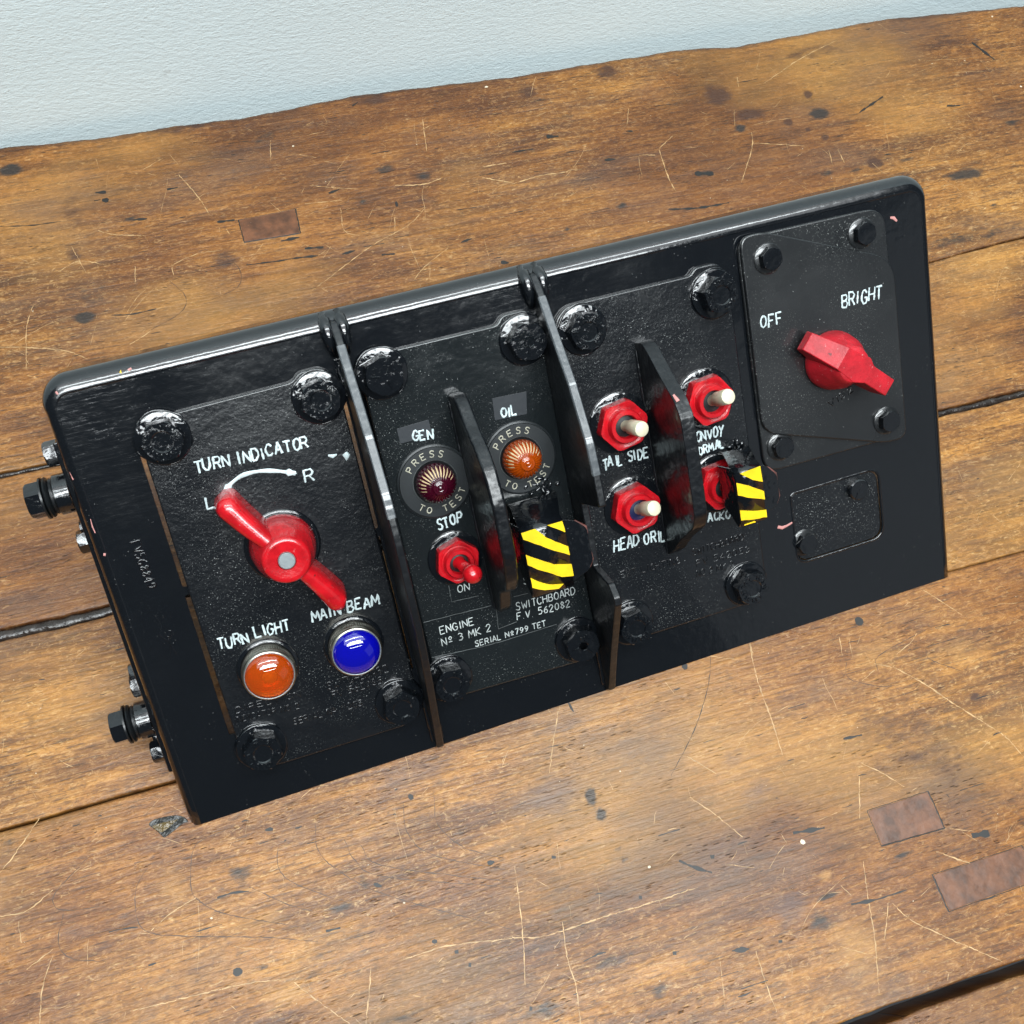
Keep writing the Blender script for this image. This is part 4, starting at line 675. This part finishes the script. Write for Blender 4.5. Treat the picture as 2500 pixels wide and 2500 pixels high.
# striped switch covers ----------------------------------------------------------------
def quadsheet(bm, rows_):
    vs = [[bm.verts.new([c * MM for c in p]) for p in r_] for r_ in rows_]
    for a, b in zip(vs, vs[1:]):
        for i in range(len(a) - 1): bm.faces.new((a[i], a[i + 1], b[i + 1], b[i]))
def cover(u0, u1, v0, v1, n, ear, label, stripes, hinge):
    h0, h1, hv = hinge; bm = bmesh.new()
    quadsheet(bm, [[(h0, hv, 3.0), (h1, hv, 3.0)], [(h0 + .3, hv + .4, 8), (h1 - .2, hv + .4, 8)], [(h0 * .5 + u0 * .5, hv * .6 + v1 * .4 + 1.5, n * .5 + 2), (h1 * .5 + u1 * .5, hv * .6 + v1 * .4 + 1.5, n * .5 + 2)], [(u0, v1 + 1.2, n - 4), (u1, v1 + 1.2, n - 4)], [(u0, v1, n - .8), (u1, v1, n - .8)], [(u0, v1 - 1.4, n), (u1, v1 - 1.4, n)], [(u0, v0, n), (u1 - .6, v0, n)], [(u0 + 1, v0 - 2.0, n - 2.4), (u1 - 5, v0 - 1.6, n - 2.4)]])
    root = obj('switch_cover', bm, M['thick'], panel, label=label, ang=40); m_ = root.modifiers.new('thick', 'SOLIDIFY'); m_.thickness = .0016; m_.offset = -1
    bm = bmesh.new(); e = ear
    prism(bm, rounded([(u1 - .5, v1 - .6), (u1 + e * .5, v1 - 2.6), (u1 + e, v1 - 8), (u1 + e + .4, v0 + 8), (u1 + e * .75, v0 + 3.5), (u1 - .5, v0 + .6)], 1.2, 3), n - 4.4, n - 2.8); ea = obj('side_ear', bm, M['thick'], root, bevel=.5)
    bm = bmesh.new(); tube(bm, [(u1 + e * .55, v1 - 3.1, n - 3.4), (u1 + e - .3, v1 - 7.4, n - 3.4), (u1 + e + .1, v1 - 11, n - 3.4)], [.35, .7, .3], 8); tube(bm, [(u1 + e + .25, v0 + 12, n - 3.4), (u1 + e + .2, v0 + 8.4, n - 3.4), (u1 + e * .85, v0 + 4.8, n - 3.4)], [.25, .6, .3], 8); obj('primer_edge', bm, M['rust'], ea, ang=80)
    bm = bmesh.new(); vane(bm, [(v1 + 1, n - 4), (v1 - 2, n - .8), (v0 + 1, n - .8), (v0 - 1.5, n - 3), (v0 + 6, n - 16), (v1 - 1, n - 18)], u0 - .2, u0 + 1.0); obj('side_cheek', bm, M['thick'], root, bevel=.3)
    for poly in stripes:
        q = [(u0 + a * (u1 - u0), v0 + b * (v1 - v0)) for a, b in poly]; P = []
        for i in range(len(q)):
            a, b = Vector(q[i]), Vector(q[(i + 1) % len(q)]); k = max(1, int((b - a).length / 2.2)); P += [a.lerp(b, t / k) + Vector((rng.normal(0, .10), rng.normal(0, .10))) * (1 if t else 0) for t in range(k)]
        bm = bmesh.new(); prism(bm, [(min(max(p.x, u0 + .05), u1 - .05), p.y) for p in P], n - .1, n + .12); obj('yellow_stripe', bm, M['yellow'], root, ang=60)
    return root
f = lambda l: [[(a, (b * 29.2 + 3.0) / 32.2) for a, b in p] for p in l]
cover(177.6, 197.8, 76.4, 108.6, 32, 11.0, 'striped cover with dark ear over the STOP START switch on the engine plate',
      f([[(0, .98), (.33, .985), (.55, .79), (1, .555), (1, .405), (.65, .555), (.27, .745), (.02, .87)], [(.62, .985), (.97, .985), (1, .79), (.85, .87)],
         [(0, .62), (.2, .52), (.6, .33), (1, .255), (1, .05), (.72, .09), (.3, .285), (0, .445)], [(0, .23), (.15, .14), (.4, .03), (.73, -.03), (.6, -.085), (.27, -.04), (0, .06)]]), (180, 204, 113.5))
cover(283.4, 297.0, 80.0, 107.2, 32, 9.0, 'striped cover over the blackout switch',
      [[(.18, .955), (.97, .985), (1, .69), (.62, .78)], [(.0, .81), (.45, .70), (1, .52), (1, .36), (.5, .46), (0, .58)], [(.0, .30), (.5, .22), (1, .17), (1, .03), (.5, .06), (0, .11)], [(.1, .0), (.55, .0), (.5, .03), (.1, .02)]], (289.5, 304, 109.0))
bm = bmesh.new()
for k in range(22):
    u, v = ((200, 116), (300, 108), (196, 120))[k % 3]; q = Vector((u + rng.normal(0, 3.2), v + rng.normal(0, 1.8), 2.6 + rng.random() * 1.4)); d_ = Vector((rng.normal(), rng.normal() * .6, .2)).normalized() * rng.uniform(.8, 2.0); r_ = rng.uniform(.7, 1.5)
    tube(bm, [q - d_ * 1.2, q - d_ * .9, q, q + d_ * .9, q + d_ * 1.2], [r_ * .2, r_ * .75, r_, r_ * .7, r_ * .2], 10)
obj('paint_lumps', bm, M['thick'], panel, kind='stuff', ang=80)
# indicator lamps ------------------------------------------------------------------------
def press_lamp(u, v, mat, label):
    bm = bmesh.new(); lathe(bm, [(17.6, 2.4), (17.4, 3.4), (16.6, 3.8)], 56, close=False); bm2 = bm
    lathe(bm, [(16.5, 2.5), (16.4, 4.2), (10.6, 4.3), (10.3, 3.9), (10.0, 3.9), (9.8, 1.0)], 64, close=False)
    root = obj('press_to_test_lamp', bm, M['bezel'], panel, ang=40, label=label, loc=(u, v, 0))
    bm = bmesh.new(); lathe(bm, [(10.55, 4.25), (10.4, 4.5), (10.2, 4.3)], 48, close=False); obj('inner_ring', bm, M['scribe'], root)
    bm = bmesh.new(); lathe(bm, [(10.0, 1.5), (9.9, 3.6), (9.2, 3.2), (.5, 3.2)], 40); obj('well', bm, M['hole'], root)
    nr = 28; bm = bmesh.new()
    prof = [(8.8, 3.4), (9.2, 4.6), (9.3, 6.6), (8.9, 8.8), (7.9, 11.0), (6.3, 12.9), (4.4, 14.2), (3.5, 14.6), (3.3, 15.2), (3.0, 15.4), (2.5, 15.2), (2.2, 15.5), (1.8, 15.8), (1.3, 15.6), (1.0, 16.2), (.3, 16.4)]
    def fn(r, t, z): return r * (1 - (.085 if 6 < z < 14.4 else 0) * max(0, -math.cos(t * nr)) ** 1.0) if r > 4 else r
    lathe(bm, prof, nr * 8, fn=fn); jw = obj('ribbed_jewel', bm, mat, root, ang=80)
    bm = bmesh.new()   # pale strips paint a glint into the flutes on the lit side
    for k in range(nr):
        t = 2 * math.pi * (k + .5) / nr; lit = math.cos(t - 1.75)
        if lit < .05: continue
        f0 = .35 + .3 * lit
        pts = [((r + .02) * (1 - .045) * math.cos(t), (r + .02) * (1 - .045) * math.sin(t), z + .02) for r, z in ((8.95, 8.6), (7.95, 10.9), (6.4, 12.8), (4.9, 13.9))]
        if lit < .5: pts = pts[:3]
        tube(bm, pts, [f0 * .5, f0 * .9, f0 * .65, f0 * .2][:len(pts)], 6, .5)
    obj('flute_glint', bm, M['rib'], root, ang=80)
    for word, c0, inside in (('PRESS', math.pi / 2 + .22, False), ('TO TEST', -math.pi / 2 + .15, True)):
        bm = bmesh.new(); r0 = 11.9; cap = 2.9; span = .25 * len(word) * (1 if not inside else .97); n_ = len(word)
        for i, ch in enumerate(word):
            if ch == ' ' : continue
            f_ = (i - (n_ - 1) / 2) / (n_ - 1) * span * 1.02
            th = c0 - f_ if not inside else c0 + f_
            er = Vector((math.cos(th), math.sin(th))); et = Vector((math.sin(th), -math.cos(th)))
            if inside: et = -et; base = er * (r0 + cap); upv = -er
            else: base = er * r0; upv = er
            for st in glyph_strokes(ch):
                q = [base + et * ((px - .5) * 2.15) + upv * (py * cap) for px, py in st]; P = []
                for a, b in zip(q, q[1:]): P += [a.lerp(b, t / 3) for t in range(3)]
                P.append(q[-1]); tube(bm, [(p.x, p.y, 4.25) for p in P], .24, 6, .5)
        obj('lettering', bm, M['cream'], root, ang=80)
    return root
press_lamp(149.6, 132.9, M['garnet'], 'dark red ribbed press to test lamp marked GEN'); press_lamp(191.2, 133.0, M['amber'], 'amber ribbed press to test lamp marked OIL')
def dome(u, v, mat, label):
    bm = bmesh.new(); kn_ = lambda r, t, z: r * (1 + (.012 * math.sin(t * 70) if 5.9 < z < 9.6 and r > 11.5 else 0))
    lathe(bm, [(14.2, 2.4), (13.8, 3.2), (12.3, 3.4)], 48, close=False)
    root = obj('indicator_lamp', bm, M['thick'], panel, ang=60, label=label, loc=(u, v, 0))
    bm = bmesh.new(); lathe(bm, [(12.0, 3.2), (12.1, 5.4), (11.8, 5.8), (12.2, 6.0), (12.2, 9.5), (11.9, 9.8), (12.0, 10.0), (12.0, 11.6), (11.6, 12.2), (11.0, 12.3), (10.9, 11.6)], 210, fn=kn_, close=False); obj('bezel', bm, M['nickel'], root, ang=50)
    bm = bmesh.new(); lathe(bm, [(11.0 * math.cos(t), 11.4 + 5.6 * math.sin(t)) for t in np.linspace(0, math.pi / 2 - .03, 14)], 64); obj('lens', bm, mat, root, ang=80)
    bm = bmesh.new(); lathe(bm, [(10.6, 10.6), (8.5, 8.4), (4.0, 7.0), (.4, 6.8)], 40, close=False); obj('reflector', bm, M['nickel'], root, ang=80)
    bm = bmesh.new(); lathe(bm, [(2.4, 7.0), (3.2, 9.6), (2.8, 12.2), (1.6, 13.4), (.2, 13.8)], 24); obj('bulb', bm, M['ivory'], root, ang=80)
    bm = bmesh.new(); lathe(bm, [(11.3, 12.15), (11.15, 12.5), (10.9, 12.4)], 64, close=False); obj('rim', bm, M['steel'], root, ang=80)
    return root
dome(55.2, 68.4, M['orange'], 'orange domed turn light'); dome(95.3, 67.0, M['blue'], 'blue domed main beam light')
# lettering ---------------------------------------------------------------------------------
plates = lambda u: left if u < 120 else eng if u < 214 else third if u < 311 else front4
for t_, a, b, cap, sty, n in TEXTS:
    par = plates(a[0])
    if sty == 'paint': lettering(t_, a, b, cap, M['white'], par, n + .05, .42, .34, .35)
    elif sty == 'fine': lettering(t_, a, b, cap, M['fineink'], par, n + .02, .22, .10, .3)
    else: lettering(t_, a, b, cap, M['plate'], par, n + .0, .34, .12, 1.0)
bm = bmesh.new()
P = smooth_line([(*p, 2.55) for p in TRACES['arrow']], 1.0); nP = len(P)
tube(bm, P, [.85 + .15 * math.sin(i * .7) for i in range(nP)], 8, .3)
for e0, e1 in ((P[0], P[5]), (P[-1], P[-6])):
    d_ = (e1 - e0).normalized(); tube(bm, [e0 - d_ * .6, e0 + d_ * .8, e0 + d_ * 3.0, e0 + d_ * 4.4], [.15, .8, 1.7, .8], 8, .3)
obj('curved_arrow', bm, M['white'], left, ang=80)
bm = bmesh.new(); tube(bm, [(*p, 2.55) for p in TRACES['smudge']], [.4, .9, .3], 8, .3); tube(bm, [(*p, 2.55) for p in TRACES['smudge2']], [1.2, 1.9, .4], 8, .3); obj('paint_smudge', bm, M['white'], left, ang=80)
lettering('FV568849', TRACES['fv'][0], TRACES['fv'][1], 3.9, M['thick'], face, .05, .46, .10, 1.0, name='stamped_number', slant=0)
bm = bmesh.new()
for k in ('dia', 'dia2'):
    q = [(*p, .0) for p in TRACES[k]]; tube(bm, q, .28, 6, .6)
obj('stamped_mark', bm, M['frame'], face, ang=80); lettering('S', *TRACES['diaS'], 3.0, M['frame'], face, .02, .25, .05, .6, name='stamped_letter', slant=0)
for k in ('tape1', 'tape2'):
    bm = bmesh.new(); prism(bm, TRACES[k], 2.3, 2.58); obj('tape_patch', bm, M['tape'], eng, ang=30)
bm = bmesh.new()
for k in ('box1', 'box2', 'box3', 'box4', 'box5', 'box6'):
    P = smooth_line([(*p, 2.5) for p in TRACES[k]], 2) if k not in ('box3',) else [Vector((*p, 2.5)) for p in TRACES[k]]
    tube(bm, [p + Vector((0, rng.normal(0, .06), 0)) for p in P], .13, 5, .6)
obj('engraved_lines', bm, M['scribe'], eng, ang=80)
# chips of primer and yellow -----------------------------------------------------------------
def chip(pts, w, mat, n=.02, par=face): bm = bmesh.new(); tube(bm, [(*p, n) if len(p) == 2 else p for p in pts], w, 8, .25); return obj('paint_chip', bm, mat, par, ang=80)
chip([(397.5, 199.8), (399.5, 199.2), (401, 197.4)], [.5, .8, .5], M['pink']); chip([(318.5, 59.5), (321, 58.2), (324, 58.6), (327, 59.4)], [.8, .9, .6, .5], M['pink'])
chip([(33.2, 212.6, -.6), (34.6, 214.2, -1.8)], [.5, .55], M['yellow']); chip([(7, 211.5, -.3), (7.4, 210.2, -.1)], .4, M['pink']); chip([(36.4, 213.0, -.6), (37.8, 213.4, -.9)], .5, M['pink'])
chip([(3.4, 156.5, -.3), (3.2, 153, -.4), (3.4, 150, -.3)], [.2, .4, .3], M['pink']); chip([(1.7, 178, -1.5), (2.4, 174.5, -1.0)], [.3, .7], M['pink']); chip([(.5, 1.5, -3.2), (1.6, .9, -1.5)], [.5, .6], M['pink']); chip([(3.6, 140.0, -.2), (4.4, 139.6, -.1)], .7, M['pink'])
chip([(256.2, 153, 38.2), (257.0, 150.2, 40.6)], [.5, .9], M['pink'], par=face)
# left side connector plate and bolts ---------------------------------------------------------
bm = bmesh.new()
poly = [(26, -9), (190, -9), (186, -27), (60, -27), (36, -24)]
a = [bm.verts.new((-.1 * MM, v * MM, n * MM)) for v, n in poly]; b = [bm.verts.new((-2.6 * MM, v * MM, n * MM)) for v, n in poly]; bm.faces.new(a); bm.faces.new(b)
for i in range(5): j = (i + 1) % 5; bm.faces.new((a[i], a[j], b[j], b[i]))
side = obj('side_plate', bm, M['frame'], panel, bevel=.8, label='plate bolted to the left flange')
def side_stud(v, n, L, label):
    bm = bmesh.new(); lathe(bm, [(9.0, .5), (9.0, 6.4), (8.2, 7.0), (6, 7.0)], 40, axis='-x'); root = obj('side_stud', bm, M['bolt'], side, label=label, ang=50, loc=(-2.4, v, n))
    bm = bmesh.new(); lathe(bm, [(7.6, 7.2), (8.0, 8.2), (7.4, 8.6), (7.0, 8.8), (8.6, 9.4), (9.0, 10.0), (8.6, 10.7), (6, 10.9), (9.2, 11.4), (9.2, 12.2), (6, 12.4)], 40, axis='-x'); obj('spring_washer', bm, M['rubber'], root, ang=50)
    bm = bmesh.new(); hexbolt(bm, 8.0, 6.4, 12.2, axis='-x', cham=1.0); obj('hex_head', bm, M['bolt'], root, ang=28); return root
side_stud(166.0, -18, 0, 'long hex stud high on the left side'); side_stud(52.2, -18, 0, 'long hex stud low on the left side')
hb = None
for v, n, h in ((184.5, -17, 5.6), (143.3, -17, 4.6), (146.5, -24, 3), (70.3, -17, 4.2), (75, -20, 3.4), (35.8, -15, 5.2), (43.5, -20, 3)):
    bm = bmesh.new(); hexbolt(bm, 5.4, h, 0, axis='-x', cham=.7); obj('side_hex_bolt', bm, M['bolt'], side, ang=28, loc=(-2.4, v, n), rot=(rng.uniform(0, 1), 0, 0))
for u0, u1, v0, v1 in ((6, 29.0, 34, 128), (104, 119.6, 34, 116), (126, 136, 34, 190)):
    bm = bmesh.new(); prism(bm, [(u0, v0), (u1, v0), (u1, v1), (u0, v1)], -7.5, -6); obj('slot_shade_plate', bm, M['frame'], panel, bevel=.5)  # unseen plates added behind the slots to keep them dark
# switch housings and rear feet behind the face (what carries the panel) ------------------------
for u0, u1, v0, v1, dpt in ((45, 108, 60, 172, 40), (136, 204, 62, 172, 42), (226, 300, 64, 172, 42), (325, 385, 104, 180, 40)):
    bm = bmesh.new(); prism(bm, [(u0, v0), (u1, v0), (u1, v1), (u0, v1)], -dpt, -1.6); obj('switch_housing', bm, M['frame'], panel, bevel=2)
for u in (60, 350):
    bm = bmesh.new(); a, b = (u, 190, -28), None
    # leg drops square to the table from the rear of the top flange
    top = Vector((u, 196, -30)); down = Vector((0, -math.sin(math.radians(40)), -math.cos(math.radians(40)))); L = (196 * .64277 - 30 * .76606 - .5)
    e = top + down * L; vane(bm, [(top.y + 4, top.z + 2), (top.y - 16, top.z - 6), (e.y - 7, e.z + 4.2), (e.y + 3, e.z - 4.2)][:4], u - 8, u + 8); obj('rear_foot', bm, M['frame'], panel, bevel=.6)
